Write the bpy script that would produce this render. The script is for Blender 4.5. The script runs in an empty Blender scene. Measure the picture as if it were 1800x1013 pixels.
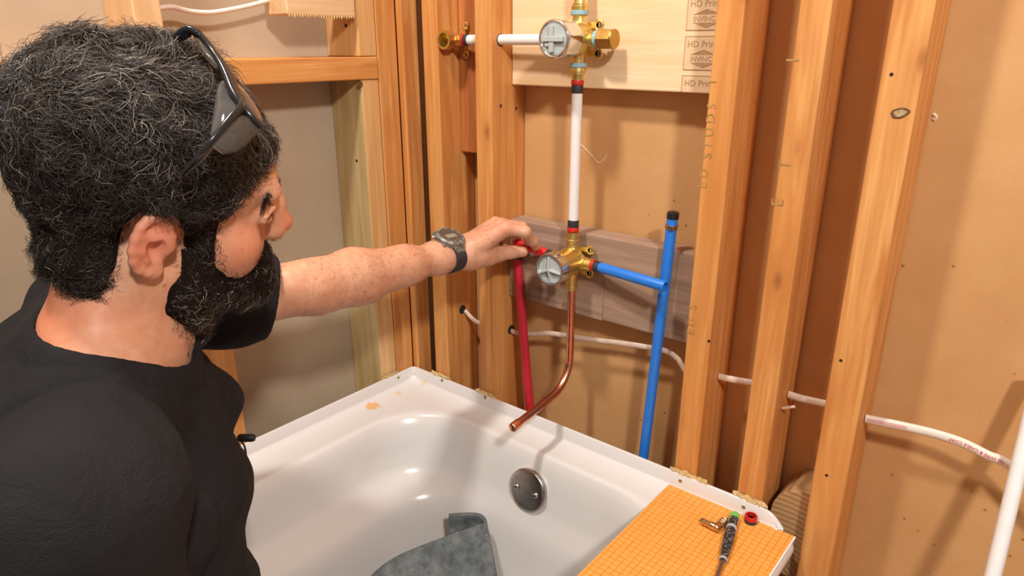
import bpy, bmesh, math, random
import numpy as np
from mathutils import Vector, Matrix
random.seed(7); rng = np.random.default_rng(7)
SC = bpy.context.scene; COL = SC.collection
# ------------------------------------------------------------ camera (x along plumbing wall, y into it, z=0 at tub flange top)
FPX = 1216.0; PITCH = math.atan(.352); TH = math.radians(129.3); CAM = np.array([1.002, -.895, .64])
_fh = np.array([math.cos(TH), math.sin(TH), 0]); CR = np.array([math.sin(TH), -math.cos(TH), 0])
CF = _fh*math.cos(PITCH)+np.array([0, 0, -math.sin(PITCH)]); CU = _fh*math.sin(PITCH)+np.array([0, 0, math.cos(PITCH)])
cd = bpy.data.cameras.new('camera'); cam = bpy.data.objects.new('camera', cd); COL.objects.link(cam)
cd.sensor_width = 36; cd.lens = FPX/1800*36; cd.clip_start = .02; cd.clip_end = 50
m = Matrix((list(CR)+[0], list(CU)+[0], list(-CF)+[0], [0, 0, 0, 1])).transposed().to_3x3().to_4x4()
m.translation = Vector(CAM); cam.matrix_world = m
SC.camera = cam
# ------------------------------------------------------------ exposure, world, lamps
SC.view_settings.view_transform = 'Standard'; SC.view_settings.look = 'None'
SC.view_settings.exposure = -0.28; SC.view_settings.gamma = 1; SC.view_settings.use_curve_mapping = False
W = bpy.data.worlds.new('world'); SC.world = W; W.use_nodes = True
W.node_tree.nodes['Background'].inputs[0].default_value = (1, .96, .93, 1)
W.node_tree.nodes['Background'].inputs[1].default_value = .36
def area(name, loc, tgt, size, power, color):
    d = bpy.data.lights.new(name, 'AREA'); d.shape = 'DISK'; d.size = size; d.energy = power; d.color = color
    o = bpy.data.objects.new(name, d); COL.objects.link(o); o.location = loc
    o.rotation_euler = (Vector(tgt)-Vector(loc)).to_track_quat('-Z', 'Y').to_euler()
area('work_light', (1.75, -1.15, 1.55), (.4, 0, .2), .16, 34, (1, .965, .92))
area('ceiling_lamp', (.30, -.85, 1.8), (.35, -.2, .2), .14, 26, (1, .96, .91))
# ------------------------------------------------------------ helpers
def ray(u, v): return CF+CR*(u-900)/FPX-CU*(v-506.5)/FPX
def hX(u, v, x): d = ray(u, v); return CAM+d*(x-CAM[0])/d[0]
def hY(u, v, y): d = ray(u, v); return CAM+d*(y-CAM[1])/d[1]
def hZ(u, v, z): d = ray(u, v); return CAM+d*(z-CAM[2])/d[2]
def at(u, v, d): return CAM+ray(u, v)*d
def tag(o, label=None, cat=None, group=None, kind=None):
    for k, x in (('label', label), ('category', cat), ('group', group), ('kind', kind)):
        if x: o[k] = x
    return o
def empty(name, loc, label, cat, group=None):
    o = bpy.data.objects.new(name, None); COL.objects.link(o); o.location = loc; o.empty_display_size = .02
    return tag(o, label, cat, group)
def worg(o):
    v = np.array(o.location, dtype=float)
    return v if o.parent is None else v+worg(o.parent)
class MB:
    def __init__(s): s.v = []; s.f = []
    def add(s, v, f):
        n = len(s.v); s.v += [tuple(map(float, p)) for p in v]; s.f += [tuple(i+n for i in q) for q in f]; return s
    def box(s, a, b):
        (x0, y0, z0), (x1, y1, z1) = a, b
        return s.add([(x0, y0, z0), (x1, y0, z0), (x1, y1, z0), (x0, y1, z0), (x0, y0, z1), (x1, y0, z1), (x1, y1, z1), (x0, y1, z1)],
                     [(0, 3, 2, 1), (4, 5, 6, 7), (0, 1, 5, 4), (1, 2, 6, 5), (2, 3, 7, 6), (3, 0, 4, 7)])
    def tube(s, pts, r, n=16, caps=True, prof=None, up=None):
        P = [np.array(p, float) for p in pts]; N = len(P)
        R = r if hasattr(r, '__len__') else [r]*N
        T = [(P[min(i+1, N-1)]-P[max(i-1, 0)]) for i in range(N)]; T = [t/np.linalg.norm(t)+0 if np.linalg.norm(t) > 1e-9 else None for t in T]
        for i in range(N):
            if T[i] is None: T[i] = T[i-1] if i else T[1]
        a = np.cross(T[0], up if up is not None else ((0, 0, 1) if abs(T[0][2]) < .9 else (1, 0, 0))); a /= np.linalg.norm(a)
        V = []
        for i in range(N):
            a = a-T[i]*(a@T[i]); a /= np.linalg.norm(a); b = np.cross(T[i], a)
            for k in range(n):
                t = 2*math.pi*k/n; c, d = (math.cos(t), math.sin(t)) if prof is None else prof[k]
                V.append(P[i]+R[i]*(a*c+b*d))
        F = [(i*n+k, i*n+(k+1) % n, (i+1)*n+(k+1) % n, (i+1)*n+k) for i in range(N-1) for k in range(n)]
        if caps: F += [tuple(range(n-1, -1, -1)), tuple((N-1)*n+k for k in range(n))]
        return s.add(V, F)
    def lathe(s, o, ax, prof, n=32):          # prof: list of (distance along axis, radius)
        o = np.array(o, float); ax = np.array(ax, float); ax /= np.linalg.norm(ax)
        return s.tube_raw(o, ax, prof, n)
    def tube_raw(s, o, ax, prof, n):
        a = np.cross(ax, (0, 0, 1) if abs(ax[2]) < .9 else (1, 0, 0)); a /= np.linalg.norm(a); b = np.cross(ax, a)
        V = [o+ax*h+r*(a*math.cos(2*math.pi*k/n)+b*math.sin(2*math.pi*k/n)) for h, r in prof for k in range(n)]
        N = len(prof)
        F = [(i*n+k, i*n+(k+1) % n, (i+1)*n+(k+1) % n, (i+1)*n+k) for i in range(N-1) for k in range(n)]
        return s.add(V, F+[tuple(range(n-1, -1, -1)), tuple((N-1)*n+k for k in range(n))])
    def build(s, name, mat, parent=None, bevel=0, smooth=False, sub=0, angle=40, loc=None, seg=2):
        return obj(name, s.v, s.f, mat, parent, bevel, smooth, sub, angle, loc, seg)
def obj(name, v, f, mat, parent=None, bevel=0, smooth=False, sub=0, angle=40, loc=None, seg=2):
    v = np.asarray(v, float)
    if parent is not None: org = worg(parent)
    elif loc is not None: org = np.array(loc, float)
    else: org = np.array([(v[:, 0].min()+v[:, 0].max())/2, (v[:, 1].min()+v[:, 1].max())/2, v[:, 2].min()])
    me = bpy.data.meshes.new(name); me.from_pydata((v-org).tolist(), [], [list(map(int, q)) for q in f] if not isinstance(f, np.ndarray) else f.tolist()); me.update()
    o = bpy.data.objects.new(name, me); COL.objects.link(o); me.materials.append(mat)
    if parent is not None: o.parent = parent
    else: o.location = org
    if bevel:
        b = o.modifiers.new('bevel', 'BEVEL'); b.width = bevel; b.segments = seg; b.limit_method = 'ANGLE'; b.angle_limit = math.radians(35)
    if sub: b = o.modifiers.new('sub', 'SUBSURF'); b.levels = sub; b.render_levels = sub
    if smooth:
        me.shade_smooth()
        if angle < 180: me.set_sharp_from_angle(angle=math.radians(angle))
    return o
def catmull(P, n=8):
    P = [np.array(p, float) for p in P]; Q = [2*P[0]-P[1]]+P+[2*P[-1]-P[-2]]; out = []
    for i in range(1, len(Q)-2):
        for k in range(n):
            t = k/n; a, b, c, d = Q[i-1], Q[i], Q[i+1], Q[i+2]
            out.append(.5*((2*b)+(-a+c)*t+(2*a-5*b+4*c-d)*t*t+(-a+3*b-3*c+d)*t**3))
    return out+[P[-1]]
# ------------------------------------------------------------ materials
def mat(name, color=(.5, .5, .5), rough=.5, metal=0, **kw):
    m = bpy.data.materials.new(name); m.use_nodes = True; b = m.node_tree.nodes['Principled BSDF']
    b.inputs['Base Color'].default_value = (*color, 1); b.inputs['Roughness'].default_value = rough; b.inputs['Metallic'].default_value = metal
    for k, x in kw.items(): b.inputs[k.replace('_', ' ')].default_value = x
    return m
class NT:
    def __init__(s, m): s.m = m; s.t = m.node_tree; s.b = s.t.nodes['Principled BSDF']
    def n(s, ty, **kw):
        x = s.t.nodes.new(ty)
        for k, v in kw.items():
            if hasattr(x, k): setattr(x, k, v)
            else: x.inputs[k].default_value = v
        return x
    def l(s, a, b): s.t.links.new(a, b)
    def coord(s, sc=(1, 1, 1), rand=True, off=None):
        tc = s.n('ShaderNodeTexCoord'); mp = s.n('ShaderNodeMapping'); mp.inputs['Scale'].default_value = sc
        if rand:
            oi = s.n('ShaderNodeObjectInfo'); ad = s.n('ShaderNodeVectorMath', operation='ADD'); ml = s.n('ShaderNodeVectorMath', operation='SCALE'); ml.inputs['Scale'].default_value = 9
            cb = s.n('ShaderNodeCombineXYZ'); s.l(oi.outputs['Random'], cb.inputs[0]); s.l(oi.outputs['Random'], cb.inputs[1]); s.l(oi.outputs['Random'], cb.inputs[2])
            s.l(cb.outputs[0], ml.inputs[0]); s.l(ml.outputs[0], ad.inputs[0]); s.l(tc.outputs['Object'], ad.inputs[1]); s.l(ad.outputs[0], mp.inputs[0])
        else: s.l(tc.outputs['Object'], mp.inputs[0])
        return mp.outputs[0]
    def noise(s, vec, scale, detail=3, rough=.5, dist=0):
        x = s.n('ShaderNodeTexNoise'); x.inputs['Scale'].default_value = scale; x.inputs['Detail'].default_value = detail; x.inputs['Roughness'].default_value = rough
        x.inputs['Distortion'].default_value = dist; s.l(vec, x.inputs['Vector']); return x.outputs['Fac']
    def ramp(s, fac, stops, interp='LINEAR'):
        x = s.n('ShaderNodeValToRGB'); x.color_ramp.interpolation = interp; e = x.color_ramp.elements
        while len(e) < len(stops): e.new(.5)
        for i, (p, c) in enumerate(stops): e[i].position = p; e[i].color = (*c, 1) if hasattr(c, '__len__') else (c, c, c, 1)
        s.l(fac, x.inputs[0]); return x.outputs[0]
    def mix(s, fac, a, b, mode='MIX'):
        x = s.n('ShaderNodeMix', data_type='RGBA', blend_type=mode)
        for k, q in (('A', a), ('B', b)):
            i = [y for y in x.inputs if y.name == k and y.type == 'RGBA'][0]
            if hasattr(q, 'links'): s.l(q, i)
            else: i.default_value = (*q, 1)
        i = x.inputs[0]
        if hasattr(fac, 'links'): s.l(fac, i)
        else: i.default_value = fac
        return [y for y in x.outputs if y.type == 'RGBA'][0]
    def math(s, op, a, b=None, c=None):
        x = s.n('ShaderNodeMath', operation=op)
        for i, q in enumerate((a, b, c)):
            if q is None: continue
            if hasattr(q, 'links'): s.l(q, x.inputs[i])
            else: x.inputs[i].default_value = q
        return x.outputs[0]
    def bump(s, h, strength=.3, dist=.002):
        x = s.n('ShaderNodeBump'); x.inputs['Strength'].default_value = strength; x.inputs['Distance'].default_value = dist
        s.l(h, x.inputs['Height']); s.l(x.outputs[0], s.b.inputs['Normal']); return x
    def base(s, c): s.l(c, s.b.inputs['Base Color'])
def S(r, g, b):  # sRGB 0-255 -> linear
    return tuple((c/255/12.92 if c/255 <= .04045 else ((c/255+.055)/1.055)**2.4) for c in (r, g, b))
def wood(name, light, dark, axis=2, rough=.55, knots=True, contrast=.5):
    m = mat(name, light, rough); t = NT(m)
    sc = [22, 22, 22]; sc[axis] = 1.3
    g = t.noise(t.coord(tuple(sc)), 2.2, 5, .6, .9)
    sc2 = [160, 160, 160]; sc2[axis] = 6
    fine = t.noise(t.coord(tuple(sc2)), 1.5, 3, .6)
    big = [5, 5, 5]; big[axis] = 2
    bl = t.noise(t.coord(tuple(big)), 1.6, 3, .55)
    c = t.mix(t.ramp(g, [(.5-.24*contrast, 0), (.5+.3*contrast, 1)]), dark, light)
    c = t.mix(t.ramp(fine, [(.35, 0), (.7, .35)]), c, dark)
    c = t.mix(t.ramp(bl, [(.35, 0), (.65, .45)]), c, tuple(a*b for a, b in zip(light, (.86, .66, .44))))
    if knots:
        sk = [13, 13, 13]; sk[axis] = 6
        v = t.n('ShaderNodeTexVoronoi'); v.inputs['Scale'].default_value = 1; t.l(t.coord(tuple(sk)), v.inputs['Vector'])
        c = t.mix(t.ramp(v.outputs['Distance'], [(.04, .95), (.11, .0)]), c, tuple(a*.35 for a in dark))
        c = t.mix(t.ramp(v.outputs['Distance'], [(.10, .5), (.28, .0)]), c, dark)
    t.base(c); t.bump(fine, .25, .001); return m
WO = {}
for ax in (0, 1, 2):
    WO['old', ax] = wood('aged_pine_%s' % 'xyz'[ax], S(226, 168, 100), S(190, 120, 60), ax)
    WO['new', ax] = wood('fresh_spruce_%s' % 'xyz'[ax], S(232, 200, 158), S(212, 172, 124), ax)
WO['green', 2] = wood('treated_pine', S(206, 184, 138), S(176, 150, 98), 2)
WO['pale', 2] = wood('pale_spruce', S(228, 186, 130), S(205, 158, 100), 2)
WO['pale', 0] = wood('pale_board', S(244, 220, 184), S(230, 194, 148), 0, contrast=.8)
WO['dark', 2] = wood('dark_board', S(200, 128, 70), S(160, 92, 48), 2)
WO['dark', 0] = wood('dark_board_x', S(196, 146, 88), S(140, 90, 50), 0)
WO['grey', 0] = wood('weathered_board', S(178, 152, 132), S(140, 114, 98), 0, .8)
def sheetmat(name, c0, c1, spots):
    m = mat(name, c0, .85); t = NT(m); P = t.coord((1, 1, 1), False)
    n1 = t.noise(P, 5, 4, .6); n2 = t.noise(P, 260, 2, .5)
    c = t.mix(t.ramp(n1, [(.35, 0), (.68, 1)]), c0, c1)
    c = t.mix(t.ramp(n2, [(.3, .25), (.7, 0)]), c, tuple(a*.8 for a in c0))
    v = t.n('ShaderNodeTexVoronoi'); v.inputs['Scale'].default_value = 38; t.l(P, v.inputs['Vector'])
    g = t.noise(P, 40, 1)
    k = t.math('MULTIPLY', t.ramp(v.outputs['Distance'], [(.05, 1), (.10, 0)]), t.ramp(g, [(.48, 0), (.56, spots)]))
    c = t.mix(k, c, (c0[0]*.55, c0[1]*.36, c0[2]*.2)); t.base(c); t.bump(n2, .1, .001); return m
SHEETA = sheetmat('beige_paper_sheathing', S(190, 170, 144), S(178, 158, 132), .2)
SHEETB = sheetmat('kraft_paper_sheathing', S(206, 158, 104), S(194, 142, 88), 1)
def simple(name, c, rough=.5, metal=0, var=.12, scale=60, bump=0, **kw):
    m = mat(name, c, rough, metal, **kw); t = NT(m); n = t.noise(t.coord(), scale, 3, .55)
    t.base(t.mix(t.ramp(n, [(.3, 0), (.7, 1)]), c, tuple(a*(1-var*2) for a in c)))
    if bump: t.bump(n, bump, .001)
    return m
BRASS = simple('brass', S(232, 204, 128), .38, 1, .06, 90, .05)
BRASSD = simple('dull_brass', S(196, 156, 84), .38, 1, .1, 90, .1)
CHROME = simple('chrome', (.80, .80, .82), .14, 1, .03)
STEEL = simple('brushed_steel', (.50, .46, .43), .3, 1, .12, 120)
COPPER = simple('copper', S(236, 164, 132), .27, 1, .12, 70)
WPEX = simple('white_pex', S(236, 230, 226), .35, 0, .02)
RPEX = simple('red_pex', S(216, 40, 44), .38, 0, .06, 50)
BPEX = simple('blue_pex', S(40, 124, 222), .36, 0, .05, 50)
BLACKP = simple('black_plastic', (.014, .013, .013), .35, 0, .1)
RUBBER = simple('dark_rubber', (.035, .032, .034), .6, 0, .2)
GREYP = simple('grey_plastic', S(178, 184, 182), .45, 0, .04)
REDRING = simple('red_ring', S(205, 40, 28), .45, 0, .1)
TAPE = simple('thread_tape', S(150, 186, 196), .6, 0, .15, 200)
CABLE = simple('cable_jacket', S(222, 196, 176), .55, 0, .12, 60)
CABLEW = simple('white_cable_jacket', S(232, 220, 206), .5, 0, .05)
REDINK = simple('red_ink', S(216, 70, 90), .6, 0, .1)
GINK = simple('green_ink', S(186, 144, 76), .8, 0, .2, 90)
BINK = simple('brown_ink', S(186, 144, 102), .8, 0, .1, 200)
WHITEP = simple('white_plastic', S(236, 234, 232), .4, 0, .02)
SHAV = simple('wood_shavings', S(238, 206, 146), .8, 0, .2, 120, .4)
NAILM = simple('nail_steel', (.35, .33, .32), .35, 1, .2)
HOLE = simple('bored_hole', (.02, .012, .008), .9)
TUBM = mat('white_enamel', S(226, 221, 218), .2)
t = NT(TUBM); P = t.coord((1, 1, 1), False)
sp = t.n('ShaderNodeVectorMath', operation='DISTANCE'); t.l(P, sp.inputs[0]); sp.inputs[1].default_value = (.05-.4, -.115+.76, .46)
tcm = t.n('ShaderNodeTexCoord')
# sawdust stain near the inner corner of the deck
stn = t.math('ADD', sp.outputs['Value'], t.math('MULTIPLY', t.noise(P, 90, 4, .7), .05))
TUBN = t
def stain_at(x, y, z, r, org):
    d = t.n('ShaderNodeVectorMath', operation='DISTANCE'); t.l(P, d.inputs[0]); d.inputs[1].default_value = (x-org[0], y-org[1], z-org[2])
    w = t.math('ADD', d.outputs['Value'], t.math('MULTIPLY', t.math('SUBTRACT', t.noise(P, 110, 4, .75), .5), r*2.4))
    return t.ramp(t.math('DIVIDE', w, r), [(.55, 1), (.75, 0)])
# ------------------------------------------------------------ setting
FZ = -.50; CZ = 1.95
def struct(name, a, b, m, **kw): return tag(MB().box(a, b).build(name, m, **kw), kind='structure')
PLY = wood('subfloor_ply', S(196, 150, 96), S(160, 116, 70), 0)
struct('floor', (-.12, -2.6, FZ-.03), (2.6, .12, FZ), PLY)
struct('ceiling', (-.12, -2.6, CZ), (2.6, .12, CZ+.02), sheetmat('ceiling_board', S(225, 215, 200), S(215, 204, 188), 0))
struct('wall_left', (-.102, -2.6, FZ), (-.089, .102, CZ), SHEETA)
struct('wall_back', (-.089, .0895, FZ), (2.6, .102, CZ), SHEETB)
struct('trim_1', (-.089, -2.6, FZ), (0, 0, FZ+.038), WO['old', 1])
struct('trim_2', (0, 0, FZ), (2.6, .089, FZ+.038), WO['old', 0])
Z0 = FZ+.038
def board(name, a, b, m, label, cat='wood stud', group=None, bev=.0022):
    o = MB().box(a, b).build(name, m, bevel=bev); return tag(o, label, cat, group)
J = lambda: random.uniform(-.0008, .0008)
# wall B studs
s0 = board('wall_stud', (0, .0, Z0), (.016, .0385, CZ), WO['old', 2], 'thin orange corner stud on plumbing wall beside the dark gap above tub corner')
s1 = board('wall_stud', (.067, 0, Z0), (.104, .0885, CZ), WO['old', 2], 'orange stud next to the tub corner with a cable hole, left of the brass elbow')
s2 = board('wall_stud', (.190, 0, Z0), (.226, .0885, CZ), WO['old', 2], 'orange stud behind the hand, left of both mixing valves')
s3 = board('wall_stud', (.604, 0, Z0), (.641, .0885, CZ), WO['old', 2], 'orange stud with faint green lettering right of the blue pipe')
s4 = board('wall_stud', (.707, 0, Z0), (.744, .0885, CZ), WO['old', 2], 'middle of the three orange studs right of the blue pipe, standing at tub end')
s5 = board('wall_stud', (.807, 0, Z0), (.849, .0885, CZ), WO['old', 2], 'rightmost orange stud with an oval knot and small dark nail hole')
s6 = board('wall_stud', (1.27, 0, Z0), (1.308, .0885, CZ), WO['old', 2], 'orange stud at far right beyond the white pole')
# wall A studs
board('wall_stud', (-.0885, -.046, Z0), (0, -.0003, CZ), WO['old', 2], 'orange stud in the room corner beside the pale left-wall stud')
board('wall_stud', (-.0885, -.087, Z0), (0, -.0475, .5815), WO['green', 2], 'pale greenish stud on left wall below the horizontal block')
board('wall_stud', (-.0885, -.087, .6205), (0, -.0475, CZ), WO['pale', 2], 'pale stud on left wall above the horizontal block')
board('wall_stud', (-.0885, -.423, Z0), (0, -.385, .5815), WO['old', 2], 'orange left-wall stud behind the man\'s chest, below the horizontal block')
board('wall_stud', (-.0885, -.455, .6205), (0, -.417, CZ), WO['new', 2], 'pale two-tone stud at top left above the man\'s head')
board('wall_stud', (-.0885, -.86, Z0), (0, -.822, .5815), WO['old', 2], 'left-wall stud hidden behind the man\'s back')
board('blocking_board', (-.0885, -.84, .582), (.0015, -.0475, .62), WO['old', 1], 'long orange horizontal block across the left wall behind the man\'s head', 'wood block')
o = board('blocking_board', (-.05, -.225, .684), (.004, -.092, .73), WO['new', 1], 'short pale block with ragged sawn end at top of the left wall', 'wood block')
gs = [q for q in bpy.data.objects if 'greenish' in q.get('label', '')][0]
gs.data.materials.append(WO['pale', 2])
for pg in gs.data.polygons:
    if pg.normal.x > .9: pg.material_index = 1
fr = MB()
for k in range(26):
    y = -.223+k*.005; fr.add([(.003, y, .685), (.005, y+.002, .6855), (.004, y+.004, .685), (.004, y+.002, .681-random.random()*.003)], [(0, 1, 3), (1, 2, 3), (0, 3, 2), (0, 2, 1)])
fr.build('splinters', SHAV, o)
# boards between the studs on wall B
board('backing_board', (.2275, .051, .5755), (.6025, .0885, .86), WO['pale', 0], 'wide pale spruce board behind the upper valve, stamped on its right end', 'board')
upb = bpy.data.objects['backing_board']
board('backing_board', (.1055, .051, .452), (.1885, .0885, .86), WO['dark', 2], 'narrow orange board behind the open brass elbow between two studs', 'board')
board('backing_board', (.2275, .046, .198), (.6025, .0835, .344), WO['grey', 0], 'weathered grey-brown board behind the lower valve', 'board')
grey = bpy.data.objects['backing_board.002']
MB().box((.2275, .0435, .198), (.43, .0458, .283)).build('split_face', WO['grey', 0], grey, bevel=.001)
# grain block behind rightmost studs
bm = MB(); prof = [(.752, -.12), (.752, -.02)]+[(.752+.05*(1-math.cos(a)), -.02+.055*math.sin(a)) for a in np.linspace(.3, math.pi/2, 8)]+[(.806, .035), (.806, -.12)]
n = len(prof); bm.add([(x, .02, z) for x, z in prof]+[(x, .088, z) for x, z in prof], [tuple(range(n)), tuple(range(2*n-1, n-1, -1))]+[(i, i+n, (i+1) % n+n, (i+1) % n) for i in range(n)])
ringm = mat('end_grain', S(190, 150, 100), .8); t2 = NT(ringm); wv = t2.n('ShaderNodeTexWave', wave_type='RINGS', rings_direction='Y'); wv.inputs['Scale'].default_value = 38; wv.inputs['Distortion'].default_value = 2
mpx = t2.coord((1, 1, 1), False); t2.l(mpx, wv.inputs['Vector']); t2.base(t2.mix(wv.outputs['Fac'], S(184, 146, 100), S(150, 112, 74)))
tag(bm.build('wood_offcut', ringm, bevel=.002), 'brown rounded offcut with ringed grain between studs past the tub end', 'wood block')
# marks on wood: nail heads, bored holes, knots with a shape of their own
def disc(c, nrm, r, m, name, parent, h=.0008, sc=1):
    MB().lathe(np.array(c)-np.array(nrm)*.0006, nrm, [(0, r), (h+.0006, r*.96)], 14).build(name, m, parent)
for u, v, st in [(880, 186, s2), (907, 190, s2)]:
    p = hX(u, v, .226); disc(p, (1, 0, 0), .0032, NAILM, 'nail', st)
for u, v in [(1250, 735), (1480, 635)]: pass
for u, v, y, st in [(1567, 131, 0, s5), (1478, 634, 0, s5), (1453, 836, 0, s5), (1246, 600, 0, s3)]:
    disc(hY(u, v, y), (0, -1, 0), .0022, HOLE, 'nail_hole', st, .0002)
KN = simple('knot', S(120, 78, 40), .6, 0, .3, 300)
KN2 = simple('knot_heart', S(196, 166, 120), .7, 0, .3, 200)
p = hY(1582, 199, 0)
for r, m_, h, nm in ((.0085, KN, .0003, 'knot'), (.0058, KN2, .0008, 'knot_heart')):
    a = np.linspace(0, 2*math.pi, 14, endpoint=False); b = MB()
    pts = [(p[0]+r*(1.1*math.cos(q)+.3*math.sin(q))*(1+.12*math.sin(3*q)), -.0004-h, p[2]+r*.72*math.sin(q)) for q in a]
    b.add(pts, [tuple(range(14))]); b.build(nm, m_, s5)
lA = [o for o in bpy.data.objects if o.name.startswith('wall_stud') and 'greenish' in o.get('label', '')][0]
for u, v in [(627, 283)]:
    disc(hY(u, v, -.087), (0, -1, 0), .003, HOLE, 'nail_hole', lA, .0002)
lU = [o for o in bpy.data.objects if o.name.startswith('wall_stud') and 'pale stud on left wall above' in o.get('label', '')][0]
disc(hY(608, 45, -.087), (0, -1, 0), .0035, HOLE, 'nail_hole', lU, .0002)
disc(hX(633, 148, 0), (1, 0, 0), .006, KN, 'knot', lA, .0003)
for c, st in (((.1042, .045, .138), s1), ((.2262, .05, .125), s2)):
    disc(c, (1, 0, 0), .0095, HOLE, 'bored_hole', st, .0002)
disc((.2262, .024, .647), (1, 0, 0), .0105, HOLE, 'bored_hole', s2, .0002)
# lettering
def text(s, size, mtl, name, parent, M, extrude=.0002, xf=None, sp_ch=1):
    c = bpy.data.curves.new(name, 'FONT'); c.body = s; c.size = size; c.extrude = extrude; c.align_x = 'LEFT'; c.resolution_u = 2; c.space_character = sp_ch
    o = bpy.data.objects.new(name, c); COL.objects.link(o); bpy.context.view_layer.update()
    me = bpy.data.meshes.new_from_object(o.evaluated_get(bpy.context.evaluated_depsgraph_get())); bpy.data.objects.remove(o); bpy.data.curves.remove(c)
    org = worg(parent); q = bpy.data.objects.new(name, me); COL.objects.link(q); q.parent = parent; me.materials.clear(); me.materials.append(mtl)
    for v in me.vertices:
        w = np.array(xf(v.co)) if xf else np.array(M @ v.co)
        v.co = Vector(w-org)
    return q
def frame(o, X, Y, Zv):
    M = Matrix((list(X)+[0], list(Y)+[0], list(Zv)+[0], [0, 0, 0, 1])).transposed(); M = M.to_3x3().to_4x4(); M.translation = Vector(o); return M
# stamps on the pale board
stamp = simple('stamp_wash', S(222, 190, 150), .7, 0, .04, 60)
for k, z1 in enumerate((.7545, .7025, .6505, .5985)):
    b = MB(); x0, x1, yb = .540, .6022, .0505
    z0 = max(z1-.044, .5762)
    b.box((x0, yb, z0), (x1, .0512, z1)); b.build('stamp_panel', stamp, upb)
    b = MB(); w = .0008
    for a_, b_ in (((x0, z1), (x1, z1+w)), ((x0, z0), (x1, z0+w)), ((x0, z0), (x0+w, z1))):
        b.box((a_[0], yb-.0003, a_[1]), (b_[0], yb+.0004, b_[1]))
    b.build('stamp_border', BINK, upb)
    if k: text('HD Prim', .0118, BINK, 'stamp_text', upb, frame((x0+.004, yb-.0002, z1-.0135), (1, 0, 0), (0, 0, 1), (0, -1, 0)))
    if k < 3:
        cz = z1-.029; cx = x0+.029; hx = [(cx-.019, cz+.005), (cx, cz+.0115), (cx+.019, cz+.005), (cx+.019, cz-.005), (cx, cz-.0115), (cx-.019, cz-.005)]
        b = MB()
        for i in (0, 1, 3, 4):
            b.tube([(hx[i][0], yb, hx[i][1]), (hx[(i+1) % 6][0], yb, hx[(i+1) % 6][1])], .0006, 4)
        for sg in (1, -1): b.add([(cx-.019, yb-.0002, cz+sg*.0052), (cx+.019, yb-.0002, cz+sg*.0052), (cx, yb-.0002, cz+sg*.0112)], [(0, 1, 2) if sg > 0 else (0, 2, 1)])
        b.build('stamp_emblem', BINK, upb)
        text('INVINC', .0095, BINK, 'stamp_text', upb, frame((cx-.0195, yb-.0002, cz-.0033), (1, 0, 0), (0, 0, 1), (0, -1, 0)))
def upward(s, size, u, v, st): 
    p = hY(u, v, 0); text(s, size, GINK, 'lettering', st, frame((p[0], -.0004, p[2]), (0, 0, 1), (-1, 0, 0), (0, -1, 0)), .0001, None, 1.55)
upward('ED', .018, 1242, 332, s3); upward('STUDS', .018, 1250, 280, s3); upward('1', .016, 1259, 150, s3)
upward('ED S', .017, 1220, 590, s3)
upward('E', .022, 1376, 365, s4); upward('T', .022, 1389, 300, s4); upward('I', .022, 1404, 110, s4)
def scratch(pts, w, par, name='scuff_mark'):
    b = MB(); b.tube(catmull(pts, 5), w, 5); b.build(name, simple('chalk_mark', S(232, 206, 176), .9), par)
wb = bpy.data.objects['wall_back']
scratch([hY(1020, 253, .0893), hY(1040, 273, .0893), hY(1054, 287, .0893), hY(1067, 272, .0893)], .0009, wb)
scratch([hY(1640, 200, .0893), hY(1646, 206, .0893), hY(1641, 211, .0893)], .0022, wb)
# ------------------------------------------------------------ bathtub
def rr(x0, x1, y0, y1, rs, z, nc=14, ns=10):
    # corner radii: inner-left(x0,y1), right(x1,y1), right-near(x1,y0), left-near ; counter-clockwise seen from above starting at left side going up
    P = []; zz = z
    cs = [((x0, y1), rs[0], math.pi, (1, -1)), ((x1, y1), rs[1], math.pi/2, (-1, -1)), ((x1, y0), rs[2], 0, (-1, 1)), ((x0, y0), rs[3], -math.pi/2, (1, 1))]
    segs = []
    for (cx, cy), r, a0, (sx, sy) in cs:
        c = (cx+sx*r, cy+sy*r); segs.append([(c[0]+r*math.cos(a0-k/nc*math.pi/2), c[1]+r*math.sin(a0-k/nc*math.pi/2)) for k in range(nc+1)])
    for i in range(4):
        s = segs[i]; e = segs[(i+1) % 4][0]; P += s
        P += [(s[-1][0]+(e[0]-s[-1][0])*k/ns, s[-1][1]+(e[1]-s[-1][1])*k/ns) for k in range(1, ns)]
    return [(x, y, zz) for x, y in P]
TX, TY = .797, -1.53
rings = [rr(.0005, TX, TY, -.0005, (.004, .03, .03, .004), -.001)]          # flange top outer
def rg(x0, x1, y0, y1, rs, z): rings.append(rr(x0, x1, y0, y1, rs, z))
rings = []
rg(.0065, .795, TY, -.0065, (.012, .035, .035, .012), -.017)
rg(.0075, .794, TY, -.0075, (.014, .035, .035, .012), -.021)
rg(.0105, .792, TY+.004, -.0105, (.018, .035, .035, .014), -.0245)
rg(.020, .785, TY+.02, -.018, (.03, .04, .04, .02), -.026)
rg(.045, .755, TY+.05, -.034, (.07, .10, .10, .07), -.0290)
rg(.070, .724, TY+.08, -.051, (.12, .16, .16, .12), -.0285)
rg(.0775, .714, TY+.088, -.058, (.13, .18, .17, .13), -.0278)
rg(.0825, .709, TY+.093, -.0625, (.13, .18, .17, .13), -.0295)
rg(.0865, .7045, TY+.098, -.066, (.13, .18, .17, .13), -.0345)
rg(.093, .697, TY+.11, -.072, (.13, .18, .17, .13), -.050)
rg(.099, .690, TY+.13, -.079, (.13, .175, .17, .13), -.08)
rg(.106, .683, TY+.16, -.086, (.13, .17, .17, .13), -.115)
rg(.114, .678, TY+.18, -.091, (.13, .17, .17, .13), -.132)
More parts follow.
